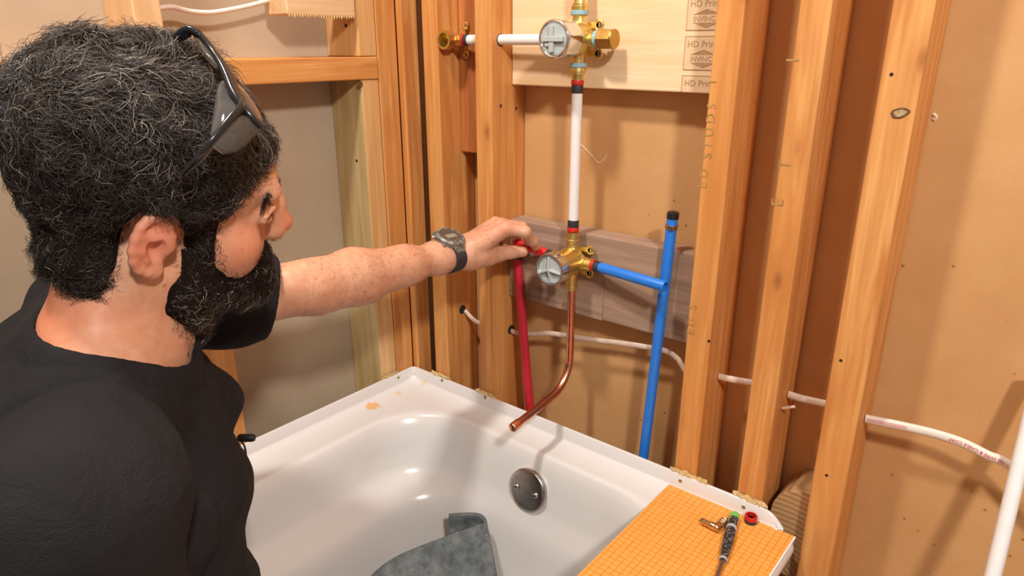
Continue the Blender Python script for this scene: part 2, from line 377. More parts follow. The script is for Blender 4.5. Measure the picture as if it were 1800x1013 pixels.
rg(.150, .660, TY+.22, -.102, (.13, .16, .17, .13), -.155)
rg(.160, .652, TY+.24, -.108, (.13, .16, .17, .13), -.172)
rg(.165, .645, TY+.26, -.114, (.13, .16, .17, .13), -.20)
rg(.176, .628, TY+.30, -.130, (.12, .15, .15, .12), -.28)
rg(.19, .615, TY+.33, -.145, (.12, .14, .15, .12), -.335)
rg(.215, .59, TY+.36, -.17, (.11, .13, .13, .11), -.357)
rg(.26, .545, TY+.42, -.22, (.09, .10, .1, .08), -.362)
V = [(p[0], p[1], min(p[2], -.0268) if p[0] > .775 else p[2]) for r in rings for p in r]; n = len(rings[0]); F = [(i*n+k, (i+1)*n+k, (i+1)*n+(k+1) % n, i*n+(k+1) % n) for i in range(len(rings)-1) for k in range(n)]
F.append(tuple((len(rings)-1)*n+k for k in range(n))[::1])
tb = MB(); tb.add(V, F)
# tiling flange along both walls, with rounded right end
def flange(path, inn, zt, zb=-.018):
    # path: outer points; inn: inward normals
    k = len(path); v = []; f = []
    for (x, y), (nx, ny), z in zip(path, inn, zt):
        v += [(x, y, z-.12), (x, y, z-.0015), (x+nx*.0015, y+ny*.0015, z), (x+nx*.004, y+ny*.004, z), (x+nx*.0055, y+ny*.0055, z-.0015), (x+nx*.0065, y+ny*.0065, min(zb, z-.003)), (x+nx*.008, y+ny*.008, -.023)]
    for i in range(k-1):
        for j in range(6): f.append((i*7+j, (i+1)*7+j, (i+1)*7+j+1, i*7+j+1))
    tb.add(v, f)
pA = [(.0005, y) for y in np.linspace(TY, -.012, 40)]; nA = [(1, 0)]*40
arc = [(.0005+.0115*(1-math.cos(a)), -.012+.0115*math.sin(a)) for a in np.linspace(.2, math.pi/2-.2, 5)]; na = [(math.cos(a), -math.sin(a)) for a in np.linspace(.2, math.pi/2-.2, 5)]
xs = list(np.linspace(.012, .735, 40)); pB = [(x, -.0005) for x in xs]; nB = [(0, -1)]*40
xe = [.745, .755, .763, .769, .774, .778, .781]; ze = [-.0005, -.002, -.0055, -.010, -.015, -.019, -.023]
flange(pA+arc+pB+[(x, -.0005) for x in xe], nA+na+nB+[(0, -1)]*7, [0]*85+ze)
# apron: rolled rim and outer face
for ring_y in (0,):
    ys = np.linspace(TY, -.02, 30); v = []; f = []
    pr_ = [(.785, -.026), (.795, -.0275), (.801, -.032), (.803, -.040), (.800, -.052), (.790, -.075), (.786, -.10), (.790, -.14), (.795, -.17), (.795, FZ)]
    for y in ys: v += [(x, y, z) for x, z in pr_]
    c = (.765, -.02)
    for a in np.linspace(0, math.pi/2, 8)[1:]:   # wrap round the wall end
        v += [(.765+(x-.765)*math.cos(a), -.02+(x-.765)*.5*math.sin(a), z) for x, z in pr_]
    k = len(pr_); N = len(v)//k
    for i in range(N-1):
        for j in range(k-1): f.append((i*k+j, i*k+j+1, (i+1)*k+j+1, (i+1)*k+j))
    tb.add(v, f)
    # bulge of the apron skirt by the wall
    cx, cy = .802, -.035
ORG = (.4, -.76, FZ)
tub = tb.build('bathtub', TUBM, smooth=True, angle=60, loc=ORG); tag(tub, 'white alcove bathtub set in the corner under the studs', 'bathtub')
pp = hZ(655, 713, -.026); k1 = stain_at(pp[0], pp[1], pp[2], .020, ORG)
pp = hZ(700, 690, -.026); k2 = stain_at(pp[0], pp[1], pp[2], .010, ORG)
pp = hZ(745, 675, -.026); k3 = stain_at(pp[0], pp[1], pp[2], .010, ORG)
dust = t.ramp(t.noise(P, 300, 2, .8), [(.73, 0), (.8, .25)])
t.base(t.mix(dust, t.mix(k3, t.mix(k2, t.mix(k1, S(222, 217, 213), S(226, 178, 118)), S(222, 200, 170)), S(222, 205, 178)), S(190, 170, 150)))
SCREW = simple('screw_dimple', S(168, 140, 92), .5, .3, .3, 200)
for u, v, w in [(700, 664, 'a'), (777, 669, 'b'), (853, 699, 'b'), (1196, 846, 'b'), (1307, 892, 'b'), (428, 792, 'a')]:
    if w == 'a': q = hX(u, v, .0062); disc(q, (1, 0, 0), .0032, SCREW, 'flange_screw', tub, .0006)
    else: q = hY(u, v, -.0062); disc(q, (0, -1, 0), .0032, SCREW, 'flange_screw', tub, .0006)
# overflow plate
oc = np.array([.377, -.0835, -.093]); on = np.array([0, -.985, .17]); on /= np.linalg.norm(on)
op = empty('overflow_plate', oc, 'round brushed steel overflow cover with two screws on the tub end wall', 'overflow cover')
MB().lathe(oc-on*.006, on, [(0, .036), (.010, .0385), (.0125, .0380), (.0145, .0355), (.0155, .030), (.016, .001)], 48).build('cover', STEEL, op, smooth=True, angle=50)
sx = np.array([1, 0, 0]); sz = np.cross(sx, on)
for du in (-.021, .021):
    c = oc+sx*du+sz*0+on*.0098
    h = MB().lathe(c, on, [(0, .0048), (.0022, .0046), (.0034, .003), (.0036, .0008)], 18).build('screw', CHROME, op, smooth=True, angle=50)
    MB().box((c[0]-.003, c[1]-.0042, c[2]-.0002), (c[0]+.003, c[1]-.0035, c[2]+.0014)).build('slot', BLACKP, h)
# shavings where the studs meet the flange
for (x0, x1, lab, wA) in ((.060, .108, 'second', 0), (.185, .232, 'third', 0), (.602, .660, 'fourth', 0), (.704, .752, 'fifth', 0), (-.085, -.046, 'pale', 1)):
    b = MB()
    for k in range(46):
        q = random.uniform(x0, x1); h = random.uniform(.0, .008); l = random.uniform(.004, .009); a = random.uniform(-.6, .6)
        c = np.array([q, -random.uniform(.0005, .005), h*.5+.001]); d = np.array([math.cos(a), random.uniform(-.3, .2), .5*math.sin(a)])*l/2
        if wA: c = np.array([random.uniform(.0005, .005), q, h*.5+.001]); d = d[[1, 0, 2]]
        w = np.array([0, .0004, .0022])
        b.add([c-d-w, c+d-w, c+d+w, c-d+w, c-d-w+[.0003, -.0006, 0], c+d-w+[.0003, -.0006, 0], c+d+w+[.0003, -.0006, 0], c-d+w+[.0003, -.0006, 0]], [(0, 1, 2, 3), (4, 7, 6, 5), (0, 4, 5, 1), (1, 5, 6, 2), (2, 6, 7, 3), (3, 7, 4, 0)])
    labs = {'second': 'pale wood splinters on the flange at the stud by the tub corner', 'third': 'pale wood splinters on the flange at the stud left of the valves', 'fourth': 'pale wood splinters on the flange at the green-lettered stud', 'fifth': 'pale wood splinters on the flange at the tub\'s right end', 'pale': 'pale wood splinters on the flange at the left-wall stud'}
    tag(b.build('wood_splinters', SHAV), labs[lab], 'wood splinters', kind='stuff')
# orange membrane sheet
KM = mat('orange_membrane', S(246, 170, 70), .6); tk = NT(KM); Pk = tk.coord((1, 1, 1), False)
sp_ = tk.n('ShaderNodeSeparateXYZ'); tk.l(Pk, sp_.inputs[0]); c_ = .0093
gx = tk.math('ABSOLUTE', tk.math('SUBTRACT', tk.math('FRACT', tk.math('ADD', tk.math('DIVIDE', sp_.outputs[0], c_), 50)), .5))
gy = tk.math('ABSOLUTE', tk.math('SUBTRACT', tk.math('FRACT', tk.math('ADD', tk.math('DIVIDE', sp_.outputs[1], c_), 50)), .5))
wob = tk.math('MULTIPLY', tk.math('SUBTRACT', tk.noise(Pk, 60, 2), .5), .1)
g = tk.math('MAXIMUM', tk.math('ADD', gx, wob), tk.math('ADD', gy, wob))
line = tk.ramp(g, [(.40, 0), (.46, 1)])
tk.base(tk.mix(line, tk.mix(tk.noise(Pk, 40, 3), S(240, 168, 88), S(230, 152, 66)), S(212, 132, 22))); tk.bump(g, .2, .0006)
ks = MB().box((.602, -.62, -.0262), (.7985, -.0095, -.0225)).build('membrane_sheet', KM, bevel=.0004); tag(ks, 'orange gridded membrane sheet lying on the right rim of the tub', 'membrane sheet')
MB().box((.7985, -.62, -.0262), (.8005, -.0095, -.0226)).build('cut_edge', WHITEP, ks)
# ------------------------------------------------------------ cables
def cable(pts, name, label, r=.0035, m=CABLE, flat=1.55, n=8):
    c = catmull(pts, n); prof = [(flat*math.cos(2*math.pi*k/12), math.sin(2*math.pi*k/12)) for k in range(12)]
    b = MB(); b.tube(c, r, 12, prof=prof, up=(0, 1, 0))
    return c, tag(b.build(name, m, smooth=True, angle=70), label, 'cable')
g_ = hY
cable([(.106, .05, .134), hY(828, 558, .05), hY(842, 568, .05), (.188, .052, .120)], 'electrical_cable', 'short beige cable run between the two studs near the tub corner', .0032)
cable([(.2275, .05, .122), hY(930, 588, .05), hY(962, 586, .05), hY(1000, 591, .05), hY(1045, 598, .052), hY(1095, 604, .052), hY(1140, 611, .052), hY(1172, 618, .055), hY(1190, 630, .055), hY(1197, 640, .05), (.602, .05, .128)], 'electrical_cable', 'beige cable sagging behind the copper and blue pipes', .0032)
cable([(.6425, .045, .160), hY(1285, 667, .045), (.7055, .05, .165)], 'electrical_cable', 'beige cable stub just right of the green-lettered stud', .0036)
cable([(.7455, .05, .162), hY(1410, 701, .05), (.8055, .05, .165)], 'electrical_cable', 'beige cable stub left of the rightmost stud', .0038)
cc, co = cable([(.8505, .045, .163), hY(1530, 738, .045), hY(1580, 748, .045), hY(1640, 762, .045), hY(1690, 778, .045), hY(1735, 800, .045), hY(1785, 826, .045), (1.10, .045, .10), (1.268, .045, .09)], 'electrical_cable', 'white cable printed in red crossing the wall right of the studs', .0042, CABLEW, 1.5, 14)
# printing follows the cable
cc = np.array(cc); L_ = np.concatenate([[0], np.cumsum(np.linalg.norm(np.diff(cc, axis=0), axis=1))])
def oncable(base, sgn=1):
    def f(co_):
        s_ = base-co_[0]*sgn; i = int(np.clip(np.searchsorted(L_, s_)-1, 0, len(cc)-2)); tt = cc[i+1]-cc[i]; tt /= np.linalg.norm(tt)
        p = cc[i]+tt*(s_-L_[i]); up = np.cross(tt, (0, 1, 0)); up /= np.linalg.norm(up)
        if up[2] < 0: up = -up
        h = -co_[1]+.0022+.0005; yy = math.sqrt(max(0, 1-(h/.0063)**2))*.0042
        return p+up*h+np.array([0, -yy-.0002, 0])-np.array([0, co_[2], 0])
    return f
for w_, b_ in (('ET700 WIRE & CABLE CORP', .166), ):
    text(w_, .0056, REDINK, 'printing', co, None, .0001, oncable(b_))
for s0_, s1_ in ((.0, .05), (.17, .25)):
    for h in (.002, -.0002):
        b = MB(); q = []
        for s_ in np.linspace(s0_+.002, s1_, 12):
            i = int(np.clip(np.searchsorted(L_, s_)-1, 0, len(cc)-2)); tt = cc[i+1]-cc[i]; tt /= np.linalg.norm(tt); up = np.cross(tt, (0, 1, 0)); up /= np.linalg.norm(up); up = up if up[2] > 0 else -up
            q.append(cc[i]+tt*(s_-L_[i])+up*h+np.array([0, -math.sqrt(max(0, 1-(h/.0063)**2))*.0042, 0]))
        b.tube(q, .0004, 4); b.build('stripe', REDINK, co)
q = lambda u, v: hX(u, v, -.045)
cable([(-.045, -.415, .685), q(300, 12), q(335, 20), q(370, 22), q(410, 16), q(450, 7), q(490, -4), (-.045, -.10, .73), (-.045, -.089, .74)], 'electrical_cable', 'white cable drooping across the top of the left wall', .0036, CABLEW, 1.4)
b = MB(); b.tube([hY(1375, 718, .03), hY(1397, 715, .03)], .0022, 8); tag(b.build('loose_nail', CABLE, smooth=True), 'small pale nail sticking from the side of the middle right stud', 'nail')
# ------------------------------------------------------------ plumbing
VX, VY = .381, .022
def ring(c, ax, r, h, m, name, parent, n=28):
    c = np.array(c); ax = np.array(ax, float)
    return MB().lathe(c-ax*h/2, ax, [(0, r*.96), (h*.15, r), (h*.85, r), (h, r*.96)], n).build(name, m, parent, smooth=True, angle=40)
def tubeo(pts, r, m, name, parent=None, n=20): return MB().tube(pts, r, n).build(name, m, parent, smooth=True, angle=50)
def valve(z, label, chrome_hex):
    e = empty('shower_valve', (VX, .044, z), label, 'valve')
    c = np.array([VX, VY, z]); f = np.array([0, -1, 0])
    R1 = .022
    b = MB().lathe((VX, VY+.016, z), f, [(0, .010), (.002, .016), (.012, .0225), (.020, .0245), (.034, .0235), (.052, .0225), (.060, .0225)], 36)
    for dx, dz in ((0, 1), (0, -1), (1, 0), (-1, 0)):
        a = np.array([dx, 0, dz], float); L = .050 if dz else .040
        b.lathe(c, a, [(0, .0155), (.016, .0150), (.022, .0112), (.026, .0100), (L-.018, .0100), (L-.017, .0112), (L-.013, .0112), (L-.012, .0098), (L-.008, .0098), (L-.007, .0108), (L, .0108)], 28)
    b.build('body', BRASS, e, smooth=True, angle=35)
    # mounting ears behind the body
    for dx, dz in ((1, 1), (1, -1)):
        q = MB(); pz = z+dz*.020; px = VX+dx*.026
        q.box((min(VX+dx*.008, px), VY+.012, pz-.004), (max(VX+dx*.008, px), VY+.0155, pz+.004))
        q.tube([(px+.0065*math.cos(a), VY+.014, pz+.0065*math.sin(a)) for a in np.linspace(0, 2*math.pi, 20)], .0022, 8, caps=False)
        q.build('mounting_ear', BRASS, e, smooth=True, angle=40)
        ft = MB().lathe((px, .0455, pz), (0, -1, 0), [(0, .002), (.0085, .002), (.009, .0042), (.0115, .004)], 14).build('mounting_screw', NAILM, e, smooth=True, angle=40)
    # bonnet and grey cartridge guard
    y0 = VY-.032
    if chrome_hex:
        hexp = [(math.cos(k*math.pi/6+.2)*(1 if k % 2 == 0 else .93), math.sin(k*math.pi/6+.2)*(1 if k % 2 == 0 else .93)) for k in range(12)]
        MB().tube([(VX, y0+.004, z), (VX, y0-.030, z)], .0285, 12, prof=hexp).build('bonnet', CHROME, e, bevel=.0015, smooth=True, angle=25)
        MB().tube([(VX+.0245*math.cos(a), y0-.031, z+.0245*math.sin(a)) for a in np.linspace(0, 2*math.pi, 40)], .0028, 10, caps=False).build('bonnet_rim', CHROME, e, smooth=True, angle=80)
        rf, yf = .0225, y0-.0315
    else:
        MB().lathe((VX, y0, z), f, [(.012, .0225), (.013, .0258), (.030, .0268), (.033, .0262), (.033, .0235), (.024, .0232)], 48).build('bonnet', CHROME, e, smooth=True, angle=30)
        rf, yf = .0232, y0-.029
    g = MB().lathe((VX, yf+.006, z), f, [(0, rf), (.006, rf), (.0068, rf*.97)], 40)
    if chrome_hex:
        for hw, hl in ((.0035, .019), ): 
            g.box((VX-hl, yf-.006, z-hw), (VX+hl, yf-.0005, z+hw)); g.box((VX-hw-.003, yf-.005, z-.004), (VX+hw-.003, yf-.0005, z+.018)); g.box((VX-.006, yf-.005, z-.018), (VX+.002, yf-.0005, z+.004)); g.box((VX-.014, yf-.004, z-.010), (VX-.002, yf-.0005, z-.005))
    else:
        for a in (95, 350, 205, 280):
            a = math.radians(a); d = np.array([math.cos(a), 0, math.sin(a)]); p = np.array([-math.sin(a), 0, math.cos(a)])
            o_ = np.array([VX, yf, z]); v = []
            for s_, hh in ((0, .008), (.0215, .0045)):
                for w_, y_ in ((-.0022, -.0002), (.0022, -.0002), (.0013, -hh), (-.0013, -hh)): v.append(o_+d*s_+p*w_+np.array([0, y_, 0]))
            g.add(v, [(0, 1, 2, 3), (7, 6, 5, 4), (0, 4, 5, 1), (1, 5, 6, 2), (2, 6, 7, 3), (3, 7, 4, 0)])
        g.lathe((VX-.020, yf+.002, z-.008), f, [(0, .0042), (.006, .004), (.0075, .0025)], 16)
    g.build('cartridge_guard', GREYP, e, bevel=.0006, smooth=True, angle=30)
    return e
ZL, ZU = .300, .6475
vl = valve(ZL, 'brass lower shower valve with round chrome ring and grey guard, above the copper spout', False)
vu = valve(ZU, 'brass upper shower valve with faceted chrome bonnet on the pale board', True)
# upper valve fittings: taped adapters and the hex plug
for sg in (1, -1):
    a = np.array([0, 0, sg]); c = np.array([VX, VY, ZU])
    MB().lathe(c+a*.0335, a, [(0, .0122), (.001, .0134), (.006, .0134), (.007, .0122)], 28).build('thread_tape', TAPE, vu, smooth=True, angle=40)
    MB().lathe(c+a*.0405, a, [(0, .0125), (.0055, .0128), (.0065, .0095), (.008, .0088), (.024, .0088)], 6 if False else 28).build('pipe_adapter', BRASS, vu, smooth=True, angle=40)
a = np.array([1, 0, 0]); c = np.array([VX, VY, ZU])
MB().lathe(c+a*.030, a, [(0, .0115), (.001, .0126), (.006, .0126), (.007, .0115)], 28).build('thread_tape', TAPE, vu, smooth=True, angle=40)
MB().tube([c+a*.037, c+a*.060], .0155, 6).build('hex_plug', BRASSD, vu, bevel=.0012)
MB().lathe(c+a*.060, a, [(0, .0142), (.002, .0142), (.003, .0135)], 32).build('plug_face', BRASSD, vu, smooth=True)
PR = .0084
# white riser between the valves
zb, zt = ZL+.058, ZU-.066
e = empty('white_pipe', (VX, VY, zb), 'vertical white plastic pipe joining the lower and upper valves', 'pipe')
tubeo([(VX, VY, zb), (VX, VY, zt)], PR, WPEX, 'tube', e)
for z, zr in ((zb+.006, zb-.0035), (zt-.006, zt+.004)):
    ring((VX, VY, z), (0, 0, 1), PR+.0008, .012, RUBBER, 'crimp_sleeve', e); ring((VX, VY, zr), (0, 0, 1), PR+.0014, .007, REDRING, 'crimp_ring', e)
e = empty('white_pipe', (VX, VY, ZU+.066), 'short white pipe rising from the top of the upper valve', 'pipe')
ring((VX, VY, ZU+.0695), (0, 0, 1), PR+.0014, .007, REDRING, 'crimp_ring', e); ring((VX, VY, ZU+.079), (0, 0, 1), PR+.0008, .012, RUBBER, 'crimp_sleeve', e)
tubeo([(VX, VY, ZU+.07), (VX, VY, ZU+.5)], PR, WPEX, 'tube', e)
e = empty('white_pipe', (.30, VY, ZU), 'horizontal white pipe through the stud left of the upper valve', 'pipe')
tubeo([(.155, .024, ZU), (.226, .024, ZU), (VX-.041, VY, ZU)], PR, WPEX, 'tube', e)
ring((VX-.046, VY, ZU), (1, 0, 0), PR+.0012, .012, simple('brown_sleeve', S(120, 84, 76), .5), 'crimp_sleeve', e)
ring((.152, .024, ZU), (1, 0, 0), PR+.001, .008, RUBBER, 'crimp_sleeve', e); ring((.144, .024, ZU), (1, 0, 0), PR+.0014, .006, REDRING, 'crimp_ring', e)
# drop ear elbow on narrow board
e = empty('pipe_elbow', (.118, .05, ZU-.01), 'open brass drop-ear elbow on the narrow board left of the upper valve', 'pipe fitting')
b = MB().lathe((.118, .034, ZU), (0, -1, 0), [(0, .011), (.012, .012), (.020, .0125), (.022, .0155), (.034, .0155), (.034, .0115), (.010, .0110), (.009, .001)], 32)
b.lathe((.118, .026, ZU), (1, 0, 0), [(0, .010), (.018, .0095), (.024, .0085)], 24); b.lathe((.118, .049, ZU), (0, -1, 0), [(0, .010), (.016, .011)], 24)
b.build('body', BRASS, e, smooth=True, angle=35)
for dz in (.024, -.024):
    q = MB(); q.tube([(.128+.0048*math.cos(a), .046, ZU+dz+.0048*math.sin(a)) for a in np.linspace(0, 2*math.pi, 18)], .002, 8, caps=False)
    q.box((.1235, .0445, ZU+min(0, dz)*.8+(.006 if dz > 0 else 0)), (.1275, .0475, ZU+max(0, dz)*.8-(.006 if dz < 0 else 0))); q.build('mounting_ear', BRASS, e, smooth=True, angle=40)
# copper spout
cp = [(VX, VY+.002, ZL-.05), (VX, VY+.002, ZL-.12), (VX, VY+.002, .125), (VX, VY, .108), (VX, VY-.008, .092), (VX, VY-.022, .077), (VX, VY-.040, .0685), (VX, VY-.07, .064), (VX, VY-.115, .0585), (VX-.001, VY-.155, .0535)]
cp = cp[:2]+catmull(cp[2:], 6)
e = empty('copper_pipe', cp[-1], 'bent copper spout pipe dropping from the lower valve over the tub rim', 'pipe')
b = MB(); rr_ = [.0068]*(len(cp)-1)+[.0068]; b.tube(cp, rr_, 20); b.build('tube', COPPER, e, smooth=True, angle=50)
ed = np.array(cp[-1])-np.array(cp[-2]); ed /= np.linalg.norm(ed)
MB().lathe(np.array(cp[-1])-ed*.016, ed, [(0, .0068), (.0005, .0079), (.016, .0079), (.018, .0070), (.0195, .004), (.0198, .001)], 20).build('end_cap', COPPER, e, smooth=True, angle=60)
ring((VX, VY+.001, ZL-.051), (0, 0, 1), .0082, .003, COPPER, 'solder_ring', e)
# blue horizontal
e = empty('blue_pipe', (VX+.045, VY, ZL), 'short horizontal blue pipe with open end, right outlet of lower valve', 'pipe')
x0, x1 = VX+.047, .5655; bz = ZL+.0015; y1 = -.002
ring((x0-.005, VY, ZL), (1, 0, 0), PR+.0014, .006, REDRING, 'crimp_ring', e); ring((x0+.004, VY-.001, ZL), (1, 0, 0), PR+.0008, .011, RUBBER, 'crimp_sleeve', e)
b = MB(); d = np.array([x1-x0, y1-VY, bz-ZL]); L = np.linalg.norm(d); b.lathe((x0, VY, ZL), d, [(0, PR), (L-.0005, PR), (L, PR*.97), (L, PR*.74), (L-.05, PR*.72), (L-.051, .0005)], 28); b.build('tube', BPEX, e, smooth=True, angle=40)
# blue vertical
pt, pb = np.array([.5505, .034, .400]), np.array([.5175, .034, -.30])
e = empty('blue_pipe', pb, 'tall upright blue pipe with black capped top right of the lower valve', 'pipe')
tubeo([pb, pb+(pt-pb)*.5+np.array([.001, 0, 0]), pt], PR, BPEX, 'tube', e)
dd = (pt-pb)/np.linalg.norm(pt-pb)
MB().lathe(pt-dd*.004, dd, [(0, PR+.0006), (.009, PR+.0006), (.0105, PR*.8), (.011, .002)], 24).build('cap', BLACKP, e, smooth=True, angle=40)
ring(pt-dd*.0165, dd, PR+.0012, .0075, STEEL, 'crimp_ring', e)
MB().box(pt-dd*.0165+[.004, -.0125, -.0035], pt-dd*.0165+[.0085, -.0075, .0035]).build('crimp_ear', STEEL, e, bevel=.0008)
# red vertical + elbow + red horizontal held in the hand
rt, rb = np.array([.2535, .034, .278]), np.array([.312, .034, -.22])
e = empty('red_pipe', rb, 'upright dark red pipe below the hand, beside the stud', 'pipe')
tubeo([rb, rb+(rt-rb)*.55+np.array([-.002, 0, 0]), rt], PR, simple('deep_red_pex', S(196, 34, 52), .4, 0, .06, 50), 'tube', e)
ring(rt+np.array([0, 0, .004]), (0, 0, 1), PR+.001, .012, RUBBER, 'crimp_sleeve', e)
tubeo([rt+np.array([0, 0, .008]), rt+np.array([0, 0, .018]), rt+np.array([.002, -.003, .025]), rt+np.array([.010, -.008, .029])], .0078, BRASS, 'elbow', e)
ra, rc = np.array([VX-.052, VY, ZL+.002]), np.array([.262, .020, .3115])
e = empty('red_pipe', ra, 'short bright red pipe pinched in the man\'s fingers, left of the lower valve', 'pipe')
b = MB(); d = rc-ra; L = np.linalg.norm(d); b.lathe(ra, d, [(0, PR), (L, PR), (L, PR*.72), (L-.02, PR*.7)], 24); b.build('tube', RPEX, e, smooth=True, angle=40)
ring((VX-.046, VY, ZL+.001), (1, 0, 0), PR+.001, .011, RUBBER, 'crimp_sleeve', e)
# white pole on the right
pa, pbm = hY(1813, 730, .045), hY(1745, 1013, -.03); d = pa-pbm
pl = MB().tube([pbm-d*1.9, pa+d*.25], .0085, 24)
tag(pl.build('white_pole', WHITEP, smooth=True, angle=50), 'glossy white plastic pipe leaning at the right edge against the brown wall', 'pipe')
# ------------------------------------------------------------ things on the sheet
SZ = -.0224
def onsheet(u, v, h=0): return hZ(u, v, SZ+h)
a, c, b_ = onsheet(1232, 915, .006), onsheet(1260, 928, .007), onsheet(1276, 913, .006)
e = empty('hose_elbow', np.array([c[0], c[1], SZ]), 'small barbed brass elbow lying on the orange sheet beside the screwdriver', 'pipe fitting')
b = MB()
def barb(p, q, nb=3):
    d = q-p; L = np.linalg.norm(d); pr = [(0, .0038), (L*.35, .0040)]
    for k in range(nb):
        s0 = L*(.38+k*.2); pr += [(s0, .0052), (s0+.0004, .0056), (s0+L*.17, .0042)]
    pr.append((L, .0040)); b.lathe(p, d, pr, 20)
barb(c, a); barb(c, b_)
b.lathe(c-(a-c)*0, (c-(a+b_)/2), [(-.005, .0035), (-.002, .0056), (.002, .0056), (.005, .003)], 18)
b.tube(catmull([c+(a-c)*.35, c+(a-c)*.1+(b_-c)*.02, c+(b_-c)*.35], 5), .0056, 16)
b.build('fitting', simple('shiny_brass', S(228, 198, 156), .28, 1, .05), e, smooth=True, angle=45)
# screwdriver
h0, h1, tp = onsheet(1292, 905, .008), onsheet(1271, 985, .006), onsheet(1248, 1050, .004)
dv = (h1-h0); HL = np.linalg.norm(dv); dv /= HL
e = empty('screwdriver', np.array([h1[0], h1[1], SZ]), 'worn black screwdriver with green end cap on the orange sheet', 'screwdriver')
MB().lathe(h0-dv*.002, dv, [(0, .003), (.0008, .0055), (.004, .0067), (.012, .0068), (.013, .006)], 20).build('end_cap', simple('green_plastic', S(120, 196, 90), .35, 0, .1), e, smooth=True, angle=50)
HM = mat('worn_black_grip', (.02, .02, .02), .5); th = NT(HM); nn = th.noise(th.coord(), 220, 3, .6, 1.5); th.base(th.ramp(nn, [(.42, (.015, .015, .016)), (.56, (.03, .03, .03)), (.6, S(170, 168, 164)), (.66, (.03, .03, .03))]))
pr = [(0, .0062), (.02, .0064), (.026, .0054), (.030, .0066), (.036, .0072), (HL*.55, .0072), (HL*.8, .006), (HL*.92, .0048), (HL, .0046)]
MB().lathe(h0+dv*.010, dv, [(q_*.92, r_) for q_, r_ in pr], 20).build('handle', HM, e, smooth=True, angle=50)
MB().lathe(h0+dv*.030, dv, [(0, .0064), (.001, .0074), (.003, .0074), (.004, .0064)], 20).build('grip_ring', simple('pale_ring', S(190, 190, 188), .5), e, smooth=True, angle=50)
MB().lathe(h1-dv*.004, dv, [(0, .0046), (.001, .0056), (.004, .0056), (.005, .004)], 18).build('collar', simple('pale_collar', S(190, 190, 188), .5), e, smooth=True, angle=50)
MB().tube([h1, tp, tp+(tp-h1)/np.linalg.norm(tp-h1)*.01], [.0032, .003, .0012], 14).build('shaft', STEEL, e, smooth=True, angle=50)
# crimp ring
rc_ = onsheet(1319, 918); nrm = np.array([0, -.05, 1.0])
e = empty('crimp_collar', rc_, 'small red and black plastic ring on the orange sheet near the stud', 'ring')
MB().lathe(rc_, (0, 0, 1), [(0, .0086), (.0055, .0086), (.0055, .0066), (0, .0066)], 30).build('black_band', RUBBER, e, smooth=True, angle=40)
MB().lathe(rc_+[0, 0, .0055], (0, 0, 1), [(0, .009), (.0055, .009), (.0065, .0084), (.0065, .0068), (0, .0066)], 30).build('red_band', REDRING, e, smooth=True, angle=40)
# grey felt cloth in the tub
FELT = mat('grey_felt', S(100, 104, 104), .95); tf = NT(FELT); Pf = tf.coord(); nf = tf.noise(Pf, 45, 4, .7); n3 = tf.noise(Pf, 420, 2)
cfl = tf.mix(tf.ramp(nf, [(.35, 0), (.7, 1)]), S(80, 85, 86), S(118, 124, 124)); cfl = tf.mix(tf.ramp(tf.noise(Pf, 190, 2, .6), [(.70, 0), (.74, .8)]), cfl, S(196, 176, 140)); tf.base(cfl); tf.bump(n3, .5, .001)
top = [hZ(789, 905, -.152), hZ(815, 903, -.150), hZ(842, 905, -.150), hZ(853, 917, -.152), hZ(838, 924, -.154), hZ(795, 939, -.160), hZ(740, 960, -.172), hZ(690, 983, -.185), hZ(650, 1016, -.20), hZ(625, 1060, -.21)]
top = catmull(top, 6); N = len(top); MV = 16; V = []
for i, p in enumerate(top):
    fi = i/(N-1)
    for j in range(MV):
        s_ = j/(MV-1); inner = fi < .33
        dn = np.array([.0, -.0, -.06]) if inner else np.array([.105+.02*math.sin(fi*9), -.065, -.155])
        w = .003*math.sin(j*.7+fi*13)+.004*math.sin(fi*17+s_*4)
        q = p+dn*s_+np.array([0, 0, 1])*(.02*math.sin(s_*math.pi)*(0 if fi < .6 else 1))+np.array([w, -w, w])*s_
        q[2] = max(q[2], -.352); V.append(q)
F = [(i*MV+j, (i+1)*MV+j, (i+1)*MV+j+1, i*MV+j+1) for i in range(N-1) for j in range(MV-1)]
fo = obj('felt_cloth', V, F, FELT, smooth=True, angle=180); md = fo.modifiers.new('t', 'SOLIDIFY'); md.thickness = .006; md.offset = 0
tag(fo, 'crumpled grey felt cloth with debris lying in the tub', 'cloth')
HEADPOSE = (70.6, 11.0, 19.1, (.352, -.614, .503))
# ------------------------------------------------------------ person: smooth distance-field surfaces
def smin(a, b, k):
    h = np.maximum(k-np.abs(a-b), 0)/k; return np.minimum(a, b)-h*h*k*.25
def smax(a, b, k): return -smin(-a, -b, k)
class F:            # head frame
    M = None; o = None
def to_head(P): return (P-F.o)@F.M
def hw(p): return F.M@np.array(p, float)+F.o
def mkframe(yaw, pitch, roll, pos):
    a, b, c = map(math.radians, (yaw, pitch, roll)); ca, sa, cb, sb, cc_, sc_ = math.cos(a), math.sin(a), math.cos(b), math.sin(b), math.cos(c), math.sin(c)
    Rz = np.array([[ca, -sa, 0], [sa, ca, 0], [0, 0, 1]]); Ry = np.array([[cb, 0, sb], [0, 1, 0], [-sb, 0, cb]]); Rx = np.array([[1, 0, 0], [0, cc_, -sc_], [0, sc_, cc_]])
    F.M = Rz@Ry@Rx; F.o = np.array(pos, float)
mkframe(*HEADPOSE)
